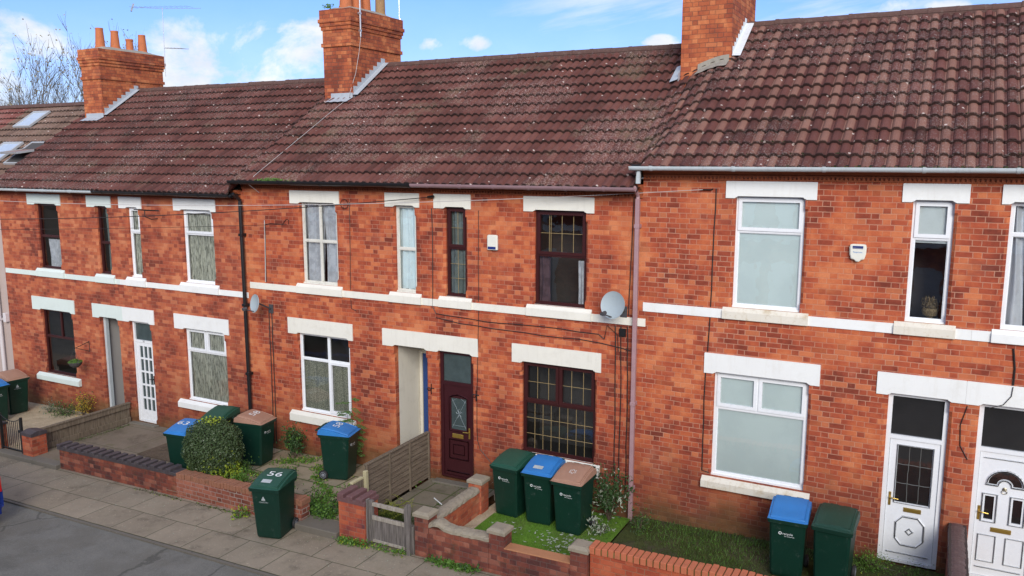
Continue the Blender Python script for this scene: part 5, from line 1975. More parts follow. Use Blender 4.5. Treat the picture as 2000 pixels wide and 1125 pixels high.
zD = lambda x: zg(x)
wD = empty('garden_wall', (-6.2, -2.7, zg(-6.2)), 'mottled brick garden wall with square stone capped piers in front of the artificial lawn', 'wall')
mb, cb, kb = MB(), MB(), MB()
for (px_, py_, ph_) in ((-7.34, -2.72, .60), (-5.93, -2.70, .58), (-4.50, -2.74, .60)):
    cb = MB()
    pier(mb, cb, px_, py_, .27, zg(px_) - .2, zg(px_) + ph_)
    cb.build('pier_cap', M_CAP, wD)
mb.box(-7.20, -6.07, -2.84, -2.62, zg(-7.2) - .2, zg(-7.2) + .43, sh=SL)
mb.box(-5.79, -4.64, -2.84, -2.62, zg(-5.8) - .2, zg(-5.8) + .36, sh=SL)
mb.build('brickwork', B_WD, wD)
n = 22
coping_rough(kb, [(-7.22 + 1.16 * i / n, -2.73, zg(-7.2) + .42 + SL * 1.16 * i / n + (.075 * math.exp(-((i - 3) / 2.2) ** 2)) + random.uniform(-.006, .006)) for i in range(n + 1)], .25, .085)
kb.build('coping', M_CAP, wD)
kb = MB()
kb.bbox(-5.79, -4.64, -2.845, -2.615, zg(-5.8) + .361, zg(-5.8) + .375, .004, sh=SL)
kb.build('brick_top', paint('orange_brick_top', (.46, .21, .10), .85, .3, (.16, .10, .06), 8), wD)
# side wall between path and lawn
wS = empty('garden_wall', (-7.32, -1.8, zg(-7.3)), 'short side wall with rough cement coping between the path and the artificial lawn', 'wall')
mb, cb, kb = MB(), MB(), MB()
mb.box(-7.42, -7.20, -2.585, -1.16, zg(-7.3) - .1, zg(-7.3) + .44)
pier(mb, cb, -7.30, -1.02, .27, zg(-7.3) - .1, zg(-7.3) + .58)
mb.build('brickwork', B_WR, wS)
cb.build('pier_cap', M_CAP, wS)
coping_rough(kb, [(-7.31, -2.58 + 1.42 * i / 20, zg(-7.3) + .44 + random.uniform(-.004, .004)) for i in range(21)], .25, .075)
kb.build('coping', M_CAP, wS)
# red wall in front of the right house
wR = empty('garden_wall', (-2, -2.7, zg(-2)), 'bright red garden wall with a mossy brick on edge coping at the lower right', 'wall')
mb = MB()
mb.box(-4.34, 5.6, -2.80, -2.58, zg(-4.34) - .2, zg(-4.34) + .59, sh=SL)
mb.build('brickwork', brick('brick_red_wall', [(0, (.28, .05, .025)), (.5, (.42, .085, .035)), (1, (.52, .14, .06))], (.36, .2, .12), green=.12, pale=.03), wR)
mb = MB()
coping_ons(mb, -4.35, 5.6, -2.83, -2.57, zg(-4.34) + .592, .11, .100, .082, 0, .010)
mb.build('coping', paint('coping_brick_bright', (.52, .155, .075), .8, .4, (.14, .08, .04), 9), wR)
mb = MB()
mb.box(-4.33, 5.59, -2.815, -2.585, zg(-4.34) + .5921, zg(-4.34) + .672, 0, sh=SL)
mb.build('mossy_joints', plain('mossy_mortar', (.13, .13, .035), .95), wR)
# wall between the two right hand doors
wF = empty('garden_wall', (.52, -1.4, zg(.5)), 'dark brick party wall with a rounded blue brick top between the two white doors', 'wall')
mb = MB()
mb.box(.40, .62, -2.56, -.005, .0, .90)
mb.build('brickwork', B_WD, wF)
mb = MB()
for i in range(32):
    y_ = -2.56 + i * .0795
    pr = [(.385, .902), (.635, .902), (.635, .96)] + [(.51 + .125 * math.cos(math.pi * k / 8), .965 + .07 * math.sin(math.pi * k / 8)) for k in range(9)] + [(.385, .96)]
    j = random.uniform(-.004, .004)
    mb.prism_y([(a + j, b + j) for a, b in pr], y_, y_ + .071)
mb.build('coping', paint('worn_blue_coping', (.115, .075, .072), .6, .5, (.2, .14, .12), 8), wF)
mb = MB()
mb.box(.392, .628, -2.55, -.01, .9005, 1.015)
mb.build('mortar_core', plain('dark_mortar', (.05, .035, .03), .95), wF)

# ================================================================== FENCES AND GATES
fA = empty('wooden_fence', (-18.22, -1.2, zg(-18.2)), 'low weathered board fence between the gravel garden and the concrete yard', 'fence')
mb = MB()
zf = zg(-18.2)
for i in range(17):
    y_ = -2.43 + i * .14
    mb.bbox(-18.235 + random.uniform(-.004, .004), -18.215, y_, y_ + .132, zf + .09, zf + .42 + random.uniform(-.01, .0), .003)
mb.build('boards', M_WOOD, fA)
mb = MB()
mb.bbox(-18.215, -18.17, -2.45, -.06, zf + .38, zf + .50, .005)
mb.bbox(-18.25, -18.15, -2.45, -.06, zf + .501, zf + .53, .004)
mb.build('top_rail', M_WOOD, fA)
mb = MB()
mb.bbox(-18.215, -18.18, -2.45, -.06, zf + .0, zf + .14, .005)
mb.build('gravel_board', M_WOOD, fA)

fD = empty('slatted_fence', (-9.05, -1.2, zg(-9)), 'grey slatted fence panel running up to the wall beside the maroon door', 'fence')
mb = MB()
zf = zg(-9.05)
y0_, y1_ = -2.14, -.06
for i in range(9):
    h0 = .05 + i * .105
    mb.prism_y([(-9.040, zf + h0 + .006 * math.sin(i * 3)), (-9.014, zf + h0 + .006 * math.sin(i * 3)), (-9.052, zf + h0 + .125), (-9.060, zf + h0 + .125)], y0_, y1_)
mb.build('slats', M_WOODH, fD)
mb = MB()
for y_ in (y0_, -1.45, -.78, y1_ - .05):
    mb.bbox(-9.032, -8.998, y_, y_ + .045, zf + .0, zf + .985, .004)
mb.bbox(-9.08, -9.0, y0_, y1_, zf + .985, zf + 1.01, .004)
mb.build('battens', M_WOOD, fD)
fp = empty('wooden_fence', (-9.0, -2.35, zg(-9)), 'short pale post and panel end joining the slatted fence to the brick gate pier', 'fence')
mb = MB()
mb.bbox(-9.06, -9.0, -2.56, -2.16, zf + .1, zf + .78, .004)
mb.build('panel', M_WOOD, fp)
mb = MB()
mb.bbox(-9.02, -8.95, -2.24, -2.16, zf, zf + .92, .006)
mb.bbox(-9.07, -9.0, -2.56, -2.24, zf + .781, zf + .815, .004)
mb.build('post', paint('yellowed_wood', (.46, .41, .24), .8, .4, (.2, .18, .12), 8), fp)

gD = empty('wooden_gate', (-8.0, -2.82, zg(-8)), 'weathered grey wooden gate with an open top panel between two brick piers', 'gate')
zf = zg(-8)
ga, gb_ = -8.40, -7.62
mb = MB()
for i in range(7):
    a = ga + .05 + i * (gb_ - ga - .1) / 7
    mb.bbox(a, a + .092, -2.845, -2.825, zf - .03, zf + .44 + random.uniform(-.004, .004), .003)
mb.build('boards', M_WOODG, gD)
mb = MB()
mb.bbox(ga - .02, ga + .055, -2.87, -2.80, zf - .05, zf + .70, .005)
mb.bbox(gb_ - .06, gb_ + .01, -2.87, -2.80, zf - .05, zf + .72, .005)
mb.build('stiles', M_WOODG, gD)
mb = MB()
for (ya, yb, a_, b_) in ((-2.865, -2.815, .61, .67), (-2.87, -2.846, .37, .44), (-2.865, -2.846, -.04, .01)):
    mb = MB()
    mb.bbox(ga + .055, gb_ - .06, ya, yb, zf + a_, zf + b_, .004)
    mb.build('rail', M_WOODL, gD)
mb = MB()
mb.tube([(gb_ - .0, -2.84, zf + .2), (gb_ + .05, -2.83, zf + .2)], .012, 6)
mb.build('latch', M_GAT, gD)
for (a, b, c, d_, e, f_, l) in ((-8.455, -8.425, -2.90, -2.81, -.10, .72, 'thin grey timber post on the left of the wooden gate'),
                            (-7.60, -7.50, -2.86, -2.76, -.10, .40, 'stub of brownish timber post between the wooden gate and the brick pier'),
                            (-7.605, -7.53, -2.93, -2.865, -.12, .80, 'tall grey timber post on the right of the wooden gate')):
    gp = MB()
    gp.bbox(a, b, c, d_, zf + e, zf + f_, .005)
    tag(gp.build('gate_post', M_WOODG, None, origin=((a + b) / 2, c, zf)), l, 'gate post')

gA = empty('iron_gate', (-18.75, -2.72, zg(-18.7)), 'black wrought iron gate with vertical bars and a dipped top at the far left', 'gate')
za = zg(-18.7) + .0
mb = MB()
xa, xb = -19.20, -18.40
top = lambda x: za + .72 + .12 * ((x - (xa + xb) / 2) / ((xb - xa) / 2)) ** 2
n = 11
for i in range(1, n):
    x_ = xa + (xb - xa) * i / n
    mb.tube([(x_, -2.74, za + .02), (x_, -2.74, top(x_))], .0075, 6)
mb.build('bars', M_GAT, gA)
mb = MB()
mb.bbox(xa - .02, xa + .025, -2.765, -2.715, za - .03, za + .86, .003)
mb.bbox(xb - .025, xb + .02, -2.765, -2.715, za - .03, za + .86, .003)
mb.tube([(xa + (xb - xa) * i / 12, -2.74, top(xa + (xb - xa) * i / 12)) for i in range(13)], .011, 6)
mb.tube([(xa, -2.74, za + .05), (xb, -2.74, za + .05)], .012, 6)
mb.bbox(xb - .09, xb + .05, -2.78, -2.75, za + .50, za + .56, .003)
mb.build('frame', M_GAT, gA)

# ================================================================== WHEELIE BINS
def lidz(y):
    t = (y + .36) / .70
    return .985 + .115 * math.sin(min(1, max(0, t)) * 1.75) / math.sin(1.57) - (.02 if t > .95 else 0)


def ring(w_, f, b, z, ch):
    """octagonal plan ring: half width, front y, back y"""
    return [(-w_ + ch, f, z), (w_ - ch, f, z), (w_, f + ch, z), (w_, b - ch, z), (w_ - ch, b, z), (-w_ + ch, b, z), (-w_, b - ch, z), (-w_, f + ch, z)]


def loft(mb, rings, cap0=True, cap1=True):
    b0 = len(mb.v)
    n = len(rings[0])
    for r_ in rings:
        mb.v += r_
    for i in range(len(rings) - 1):
        for k in range(n):
            a, b = b0 + i * n + k, b0 + i * n + (k + 1) % n
            mb.addf((a, b, b + n, a + n))
    if cap0:
        mb.addf([b0 + k for k in reversed(range(n))])
    if cap1:
        mb.addf([b0 + (len(rings) - 1) * n + k for k in range(n)])


def bin_meshes():
    M_ = {}
    mb = MB()
    loft(mb, [ring(.225, -.25, .22, .02, .03), ring(.232, -.262, .26, .06, .03), ring(.262, -.325, .31, .86, .03), ring(.264, -.33, .315, .90, .03),
              ring(.288, -.358, .335, .905, .02), ring(.288, -.358, .335, .935, .02), ring(.294, -.366, .34, .937, .02), ring(.294, -.366, .34, .965, .02)])
    # back spine, axle block, lifting comb
    mb.box(-.20, .20, .19, .30, .06, .16)
    mb.box(-.24, .24, .335, .385, .93, .955)
    mb.tube([(-.26, .25, .11), (.26, .25, .11)], .014, 8)
    M_['body'] = mb
    for nm in ('lid',):
        mb = MB()
        # base skirt of the lid
        nx, ny = 8, 12
        def surf(x0, x1, y0, y1, lift, side):
            b0 = len(mb.v)
            for j in range(ny + 1):
                for i in range(nx + 1):
                    u, v = i / nx, j / ny
                    x, y = x0 + (x1 - x0) * u, y0 + (y1 - y0) * v
                    mb.v.append((x, y, lidz(y) + lift - .012 * (2 * u - 1) ** 4))
            for j in range(ny):
                for i in range(nx):
                    q = b0 + j * (nx + 1) + i
                    mb.addf((q, q + 1, q + nx + 2, q + nx + 1))
            # rim down
            edge = [b0 + i for i in range(nx + 1)] + [b0 + (j + 1) * (nx + 1) + nx for j in range(ny)] + [b0 + ny * (nx + 1) + nx - 1 - i for i in range(nx)] + [b0 + (ny - 1 - j) * (nx + 1) for j in range(ny - 1)]
            lo = []
            cx, cy = 0, -.02
            for e in edge:
                v = mb.v[e]
                ox = .008 if v[0] > 0 else -.008
                lo.append(len(mb.v))
                mb.v.append((v[0] + ox, v[1] + (.008 if v[1] > 0 else -.008), side(v)))
            k = len(edge)
            for i in range(k):
                j = (i + 1) % k
                mb.addf((edge[i], lo[i], lo[j], edge[j]))
        surf(-.285, .285, -.36, .33, -.012, lambda v: .967)
        surf(-.245, .245, -.315, .27, .014, lambda v: lidz(v[1]) - .016)
        # central pressing, set proud
        surf(-.135, .245 - .012, -.303, .24, .018, lambda v: lidz(v[1]) + .012)
        M_[nm] = mb
    mb = MB()
    z = lidz(.33) - .045
    mb.tube([(-.24, .335, z), (-.24, .40, z + .01), (.24, .40, z + .01), (.24, .335, z)], .014, 8)
    for x in (-.13, .06):
        mb.box(x, x + .10, .235, .305, lidz(.27) - .03, lidz(.27) + .006)
        mb.box(x, x + .10, .30, .40, z - .01, z + .03)
    M_['handle'] = mb
    mb = MB()
    mb.lathe([(.0, 0), (.07, 0), (.095, .006), (.10, .015), (.10, .04), (.095, .05), (.07, .052), (.0, .052)], (0, 0, 0), 20, axis=(1, 0, 0))
    M_['tyre'] = mb
    mb = MB()
    mb.lathe([(.0, .058), (.02, .06), (.025, .054), (.055, .050), (.062, .058), (.068, .053)], (0, 0, 0), 16, axis=(1, 0, 0))
    mb.lathe([(.0, -.006), (.02, -.008), (.025, -.002), (.055, .002), (.062, -.006), (.068, -.001)], (0, 0, 0), 16, axis=(1, 0, 0))
    M_['hub'] = mb
    return M_


BM = bin_meshes()
CACHE = {}


def mesh_obj(key, name, mb, m_, parent, smooth=False):
    if key not in CACHE:
        o = mb.build(name, m_, None, smooth)
        CACHE[key] = o.data
        o.parent = parent
        return o
    o = bpy.data.objects.new(name, CACHE[key])
    COL.objects.link(o)
    o.parent = parent
    return o


def front_y(z):
    return -.262 - (z - .06) / .80 * .063


LOGO = MB()
LOGO.lathe([(.014, 0), (.024, .0), (.024, .002), (.014, .002)], (-.10, front_y(.745) - .001, .745), 16, axis=(0, -1, 0))
t_ = text_mb('recycle', .052, lambda x, y: (.01 + x, front_y(.74 + y) - .003, .742 + y))
for f in t_.f:
    LOGO.face([t_.v[i] for i in f])
t_ = text_mb('for Coventry', .027, lambda x, y: (.035 + x, front_y(.69 + y) - .003, .702 + y))
for f in t_.f:
    LOGO.face([t_.v[i] for i in f])
CREST = MB()
t_ = text_mb('COVENTRY', .034, lambda x, y: (-.03 + x, front_y(.69 + y) - .003, .702 + y))
for f in t_.f:
    CREST.face([t_.v[i] for i in f])
for (x0_, x1_, z0_, z1_) in ((-.07, .01, .735, .745), (-.065, .005, .75, .775), (-.05, -.01, .778, .80), (-.035, -.02, .80, .82)):
    CREST.face([(x0_, front_y(z0_) - .003, z0_), (x1_, front_y(z0_) - .003, z0_), (x1_ - .006, front_y(z1_) - .003, z1_), (x0_ + .006, front_y(z1_) - .003, z1_)])


def wheelie(x, y, rz, lid, label, num=None, logo=True, crest=False, sticker=False, h=0., tilt=0., group='wheeled rubbish bins along the houses', rosette=False, numoff=(.03, .02)):
    o = empty('wheelie_bin', (x, y, zg(x) + h), label, 'wheelie bin', group, R(rz))
    o.rotation_euler = (tilt, 0, R(rz))
    lm = {'g': M_LGR, 'b': M_LBL, 'r': M_LBR, 'd': M_LDG}[lid]
    mesh_obj('bin_body', 'body', BM['body'], M_BIN, o)
    ld = mesh_obj('bin_lid' + lid, 'lid', BM['lid'], lm, o)
    mesh_obj('bin_handle', 'handle', BM['handle'], M_BIN, o)
    for s_ in (-1, 1):
        t = mesh_obj('bin_tyre', 'wheel', BM['tyre'], M_TYR, o, True)
        t.location = (.235 if s_ > 0 else -.287, .25, .102)
        hb = mesh_obj('bin_hub', 'hub', BM['hub'], M_RIM, t, True)
    if logo and not crest:
        mesh_obj('bin_logo', 'printed_logo', LOGO, M_WHT, o)
    if crest:
        mesh_obj('bin_crest', 'printed_crest', CREST, M_STK, o)
    if num:
        mesh_obj('bin_num' + num, 'painted_number', text_mb(num, .26, lambda a, b: (a * 1.15 + numoff[0], b * .8 + numoff[1], lidz(b * .8 + numoff[1]) + .024)), M_WHT, o)
    if sticker:
        sb = MB()
        n = 6
        for i in range(n):
            a, b = -.11 + .18 * i / n, -.11 + .18 * (i + 1) / n
            sb.face([(a, -.24, lidz(-.24) + .023), (b, -.24, lidz(-.24) + .023), (b, -.15, lidz(-.15) + .023), (a, -.15, lidz(-.15) + .023)])
        sb.build('sticker', M_STK, None).parent = o
    if rosette:
        sb = MB()
        for i in range(6):
            q = i * 1.047
            cx, cy = .0 + .055 * math.cos(q), -.07 + .055 * math.sin(q)
            for k in range(3):
                q2 = q + k * .35
                a, b = .0 + (.04 + .012 * k) * math.cos(q2), -.07 + (.04 + .012 * k) * math.sin(q2)
                sb.face([(a, b, lidz(b) + .023), (a + .014, b, lidz(b) + .023), (a + .014, b + .014, lidz(b + .014) + .023), (a, b + .014, lidz(b + .014) + .023)])
        sb.build('sticker', M_WHT, None).parent = o
    return o


wheelie(-21.62, -1.52, 88, 'b', 'blue lidded wheelie bin cut by the left edge of the photo')
wheelie(-21.93, -.78, 84, 'r', 'brown lidded wheelie bin with a white crest beside the gravel garden', crest=True)
wheelie(-13.88, -1.98, 8, 'b', 'blue lidded wheelie bin half hidden behind the clipped bush, on its left', num='63', logo=False, numoff=(-.05, .0))
wheelie(-13.98, -.95, 12, 'g', 'green lidded wheelie bin almost wholly hidden behind the clipped bush', logo=False)
wheelie(-13.02, -.86, 99, 'r', 'brown lidded wheelie bin to the right of the clipped bush, by the black downpipe', num='58')
wheelie(-10.80, -.74, 104, 'b', 'blue lidded wheelie bin numbered 58 under the sapling by the house wall', num='58')
wheelie(-10.24, -3.22, 15, 'g', 'scuffed green wheelie bin numbered 56 standing on the pavement', num='56', crest=True, sticker=True, h=-.10)
wheelie(-6.70, -.78, -4, 'g', 'green lidded wheelie bin, leftmost of the three on the artificial lawn')
wheelie(-6.05, -.84, 2, 'b', 'blue lidded wheelie bin with a silver sticker, middle of the three on the artificial lawn', sticker=True)
wheelie(-5.40, -.98, 0, 'r', 'brown lidded wheelie bin with a white rosette, rightmost of the three on the artificial lawn', rosette=True)
wheelie(-1.79, -.92, 3, 'b', 'blue lidded wheelie bin under the wide blind window at the right')
wheelie(-1.12, -.95, -3, 'd', 'plain dark green wheelie bin between the blue bin and the glazed white door', logo=False)

# ================================================================== FACADE FITTINGS
mb = MB()
mb.bbox(-7.64, -7.42, -.075, -.003, 4.79, 5.07, .02)
al = empty('alarm_box', (-7.53, 0, 4.93), 'rectangular cream alarm box with a dark blue base band between the maroon upstairs windows', 'alarm box')
mb.build('case', M_ALM, al)
mb = MB()
mb.bbox(-7.615, -7.445, -.08, -.02, 4.80, 4.85, .004)
mb.build('blue_strobe', M_NAVY, al)
al = empty('alarm_box', (-1.14, 0, 5.07), 'shield shaped cream alarm box with blue lettering between the upper white windows', 'alarm box')
mb = MB()
pr = [(-1.235, 4.98), (-1.19, 4.965), (-1.165, 4.94), (-1.14, 4.935), (-1.115, 4.94), (-1.09, 4.965), (-1.045, 4.98), (-1.025, 5.05), (-1.02, 5.15), (-1.03, 5.195), (-1.06, 5.205), (-1.22, 5.205), (-1.25, 5.195), (-1.26, 5.15), (-1.255, 5.05)]
mb.prism_y(pr, -.06, -.003)
ins = [(-1.14 + (a + 1.14) * .88, 5.07 + (b - 5.07) * .9) for a, b in pr]
mb.prism_y(ins, -.078, -.059)
mb.build('case', M_ALM, al)
mb = MB()
mb.box(-1.215, -1.065, -.082, -.07, 5.15, 5.18)
mb.box(-1.215, -1.065, -.081, -.07, 5.137, 5.145)
mb.build('blue_strobe', M_NAVY, al)
text_mb('Response', .034, lambda x, y: (-1.14 + x, -.080, 5.085 + y)).build('lettering', M_LBL, al)


def dish(x, z, r_, face, label):
    o = empty('satellite_dish', (x, -.02, z), label, 'satellite dish')
    c = Vector((x, -.42, z))
    nrm = Vector(face).normalized()
    mb = MB()
    pr = [(r_ * t, .16 * r_ * t * t * 1.4) for t in (0, .2, .4, .6, .8, .95, 1.0)]
    pr += [(r_ * 1.015, .16 * r_ * 1.4 + .004), (r_ * 1.0, .16 * r_ * 1.4 - .012), (r_ * .6, .16 * r_ * .5 - .016), (0, -.014)]
    mb.lathe(pr, c, 36, axis=nrm)
    mb.build('reflector', M_DSH, o, smooth=True)
    mb = MB()
    dn_ = Vector((0, 0, -1))
    dn_ = (dn_ - nrm * dn_.dot(nrm)).normalized()
    sd_ = nrm.cross(dn_)
    f0 = c + dn_ * r_ * .9
    f1 = c + nrm * r_ * 1.35 + dn_ * r_ * .75
    mb.tube([f0, f1], .012, 6)
    mb.build('arm', M_DKG, o)
    mb = MB()
    mb.tube([f1 - nrm * .06 - dn_ * .03, f1 + dn_ * .0 + nrm * .03], .035, 10)
    mb.tube([f1 + sd_ * .04, f1 - sd_ * .05], .025, 8)
    mb.build('receiver', M_DKG, o)
    mb = MB()
    mb.tube([c - nrm * .01, c - nrm * .08, (x + .03, -.06, z - .16), (x + .03, 0, z - .18)], .018, 8)
    mb.box(x - .03, x + .09, -.02, 0, z - .28, z - .08)
    mb.build('bracket', M_DKG, o)
    return o


dish(-4.93, 4.0, .235, (-.20, -1, .22), 'round grey satellite dish beside the purple downpipe')
dish(-13.26, 3.34, .20, (-.38, -1, .2), 'small grey satellite dish beside the black downpipe')
hb_ = empty('hanging_basket', (-19.72, 0, 1.5), 'dark hanging basket of green moss on a bracket beside the dark ground floor window', 'hanging basket')
mb = MB()
mb.tube([(-19.70, 0, 1.75), (-19.70, 0, 1.45)], .012, 5)
mb.tube([(-19.72, 0, 1.72), (-19.72, -.42, 1.62)], .010, 5)
mb.tube([(-19.72, 0, 1.47), (-19.72, -.36, 1.62)], .008, 5)
for q in range(3):
    mb.tube([(-19.72, -.42, 1.62), (-19.72 + .15 * math.cos(q * 2.1), -.42 + .15 * math.sin(q * 2.1), 1.28)], .004, 4)
mb.build('bracket', M_GAT, hb_)
mb = MB()
mb.lathe([(.0, -.13), (.08, -.12), (.14, -.06), (.17, .0), (.16, .02), (.0, .02)], (-19.72, -.42, 1.25), 14)
mb.build('bowl', M_DRK, hb_)
mb = MB()
for i in range(260):
    q, r_ = random.uniform(0, 6.28), .18 * math.sqrt(random.random())
    mb.leaf((-19.72 + r_ * math.cos(q), -.42 + r_ * math.sin(q), 1.27 + .09 * (1 - (r_ / .19) ** 2) * random.random()), (math.cos(q), math.sin(q), 1), .05, 0, .3)
mb.build('moss', L_GRN, hb_)

# overhead wires from a pole out of frame on the left to brackets on the fronts
def wire(a, b, sag, m_, r_, label):
    a, b = Vector(a), Vector(b)
    n = 24
    mb = MB()
    mb.tube([a.lerp(b, i / n) + Vector((0, 0, -sag * 4 * (i / n) * (1 - i / n))) for i in range(n + 1)], r_, 5)
    tag(mb.build('telephone_wire', m_, None, origin=b), label, 'wire')


wire((-26, .0 - 2.2, 4.95), (-8.89, -.08, 5.75), .22, M_CAB, .009, 'thick black wire crossing the left house fronts to the narrow maroon window')
wire((-26, -2.3, 4.62), (-12.62, -.06, 5.08), .06, M_CAB, .005, 'thin dark wire ending at the bracket left of the wide cream sash window')
wire((-26, -1.6, 5.55), (-3.56, -.06, 5.99), .30, M_CAG, .0055, 'pale wire running just under the eaves to the bracket at the right')
mb = MB()
mb.tube([(-8.89, 0, 5.77), (-8.89, -.10, 5.76)], .02, 6)
mb.tube([(-8.95, -.09, 5.75), (-8.80, -.09, 5.77)], .022, 6)
tag(mb.build('wire_bracket', M_BLK, None, origin=(-8.89, 0, 5.76)), 'black wire bracket on the brick between the narrow cream and maroon windows', 'bracket')

# ================================================================== PLANTS
def rdir(up=0.):
    while True:
        v = Vector((random.uniform(-1, 1), random.uniform(-1, 1), random.uniform(-1, 1)))
        if .1 < v.length < 1:
            v.normalize()
            v.z += up
            return v.normalized()


# clipped bush
tb = empty('clipped_bush', (-13.08, -2.16, zg(-13)), 'rounded clipped evergreen bush with yellow green shoots at its foot, behind the low wall', 'bush')
cx, cy, cz = -12.92, -2.14, zg(-13) + .72
mb = MB()
for i in range(15000):
    d_ = rdir()
    k = (abs(d_.x) ** 2.6 + abs(d_.y) ** 2.6 + abs(d_.z) ** 2.6) ** (-1 / 2.6)
    depth = random.uniform(.60, 1.0) ** .55
    lump = 1 + .05 * math.sin(d_.x * 9 + 1) * math.cos(d_.z * 8) + .035 * math.sin(d_.y * 13 + d_.z * 11)
    p = (cx + d_.x * k * .60 * depth * lump, cy + d_.y * k * .50 * depth * lump, cz + d_.z * k * .62 * depth * lump)
    if p[2] < zg(-13) + .12:
        continue
    mb.leaf(p, d_ + rdir() * .9, random.uniform(.030, .056), 0, .66)
mb.build('crown', L_TOP, tb)
mb = MB()
for i in range(760):
    a = random.random()
    if a < .72:
        q = random.uniform(-2.9, .6)
        r_ = random.uniform(.9, 1.08)
        hz = random.uniform(.14, .34 + .20 * (1 if q > -.9 else 0))
        p = (cx + math.cos(q) * .56 * r_, cy + math.sin(q) * .49 * r_, zg(-13) + hz)
    elif a < .9:
        q = random.uniform(-1.3, .3)
        p = (cx + math.cos(q) * .53, cy + math.sin(q) * .48, zg(-13) + random.uniform(.2, .8))
    else:
        p = (cx + random.gauss(.0, .16), cy + random.gauss(0, .12), cz + .60 + random.uniform(0, .06))
    mb.leaf(p, rdir(.6), random.uniform(.04, .065), 0, .7)
mb.build('yellow_shoots', L_YEL, tb)
mb = MB()
for i in range(12):
    q = random.uniform(0, 6.28)
    mb.tube([(cx + .05 * math.cos(q), cy + .05 * math.sin(q), zg(-13)), (cx + .2 * math.cos(q), cy + .2 * math.sin(q), cz), (cx + .3 * math.cos(q), cy + .28 * math.sin(q), cz + .35)], [.02, .012, .006], 5)
mb.build('stems', M_STEM, tb)


def shrub(loc, rx, ry, h, n, ls, lm, label, name='shrub', cat='shrub', asp=.5, stems=8, dens=.35, up=.4, lm2=None, f2=.0, group=None):
    o = empty(name, (loc[0], loc[1], loc[2]), label, cat, group)
    st, lf, l2 = MB(), MB(), MB()
    tips = []
    for i in range(stems):
        q = random.uniform(0, 6.28)
        r_ = random.uniform(.3, 1)
        hh = h * random.uniform(.6, 1)
        pts = [Vector(loc)]
        for k in range(1, 5):
            t = k / 4
            pts.append(Vector(loc) + Vector((rx * r_ * math.cos(q) * t ** 1.2, ry * r_ * math.sin(q) * t ** 1.2, hh * t)) + Vector((random.uniform(-.03, .03), random.uniform(-.03, .03), 0)))
        st.tube(pts, [.009, .007, .006, .004, .002], 4)
        tips.append(pts)
    for i in range(n):
        pts = random.choice(tips)
        t = random.uniform(dens, 1) * 3.99
        k = int(t)
        p = pts[k].lerp(pts[min(k + 1, 4)], t - k)
        s_ = .10 * (.6 + rx)
        p = p + Vector((random.gauss(0, s_), random.gauss(0, s_), random.gauss(0, s_ * .8)))
        if p.y > -.02 and p.x > -23 and loc[1] < 0:
            p.y = -.02 - random.uniform(0, .05)
        if p.z < loc[2]:
            p.z = loc[2] + random.uniform(0, .03)
        (l2 if random.random() < f2 else lf).leaf(p, rdir(up), random.uniform(.6, 1.2) * ls, 0, asp)
    st.build('stems', M_STEM, o)
    lf.build('leaves', lm, o)
    if lm2:
        l2.build('pale_leaves', lm2, o)
    return o


shrub((-19.72, -.33, zg(-19.7)), .34, .25, .72, 520, .055, L_GOL, 'golden yellow leaved shrub in front of the open passage at the left', lm2=L_DGR, f2=.25)
shrub((-20.45, -.40, zg(-20.4)), .55, .28, .28, 600, .05, L_DGR, 'low dark green spreading plant between the blue green clump and the golden shrub', stems=12, lm2=L_GRN, f2=.2)
shrub((-21.0, -.42, zg(-21)), .20, .18, .26, 300, .035, L_GREY, 'small blue green clump on the gravel under the dark ground floor window')
shrub((-18.9, -1.5, zg(-19)), .10, .10, .15, 60, .04, L_GRN, 'tiny green weed on the gravel by the iron gate', 'weed', 'weed', stems=5)
shrub((-12.38, -.38, zg(-12.3)), .30, .24, .74, 800, .075, L_DGR, 'dark leafy shrub against the brick wall right of the brown lidded bin', lm2=L_GRN, f2=.12)
shrub((-11.25, -.42, zg(-11.2)), .22, .20, .42, 260, .085, L_GRN, 'leafy weed at the foot of the wall left of the blue lidded bin numbered 58', 'weed', 'weed', lm2=L_DGR, f2=.3)
shrub((-12.18, -2.2, zg(-12.2)), .30, .22, .42, 420, .065, L_GRN, 'green weed spilling over the low wall right of the clipped bush', 'weed', 'weed', lm2=L_YEL, f2=.1)
shrub((-11.75, -1.35, zg(-11.7)), .26, .22, .24, 260, .07, L_GRN, 'bright leafy weed in the paved garden behind the green pavement bin', 'weed', 'weed')
shrub((-10.9, -2.97, zg(-10.9) - .1), .14, .06, .40, 110, .045, L_DRY, 'dry grey weed leaning on the low wall left of the pavement bin', 'weed', 'weed', lm2=L_DGR, f2=.4)
shrub((-11.35, -3.0, zg(-11.3) - .1), .20, .08, .14, 120, .075, L_GRN, 'leafy weed at the foot of the low wall on the pavement', 'weed', 'weed', lm2=L_YEL, f2=.4)
shrub((-7.10, -.32, zg(-7.1)), .22, .16, .50, 560, .035, L_DRY, 'dry grey twiggy shrub between the door and the green lidded bin', stems=16, lm2=L_DGR, f2=.2)
shrub((-4.95, -.42, zg(-5)), .42, .26, .92, 900, .085, L_DGR, 'dark leaved shrub with pale wilted leaves left of the purple downpipe', asp=.42, stems=14, lm2=L_WHT, f2=.13)
shrub((-4.88, -1.0, zg(-5)), .22, .18, .30, 170, .08, L_WHT, 'heap of pale wilted leaves behind the end pier of the lawn wall', 'leaf_heap', 'leaf heap', asp=.4, lm2=L_DGR, f2=.3, dens=.1)
shrub((-4.35, -.55, zg(-4.3)), .26, .22, .28, 240, .06, L_DGR, 'ferny weed at the foot of the purple downpipe', 'weed', 'weed', asp=.3, lm2=L_GRN, f2=.4)
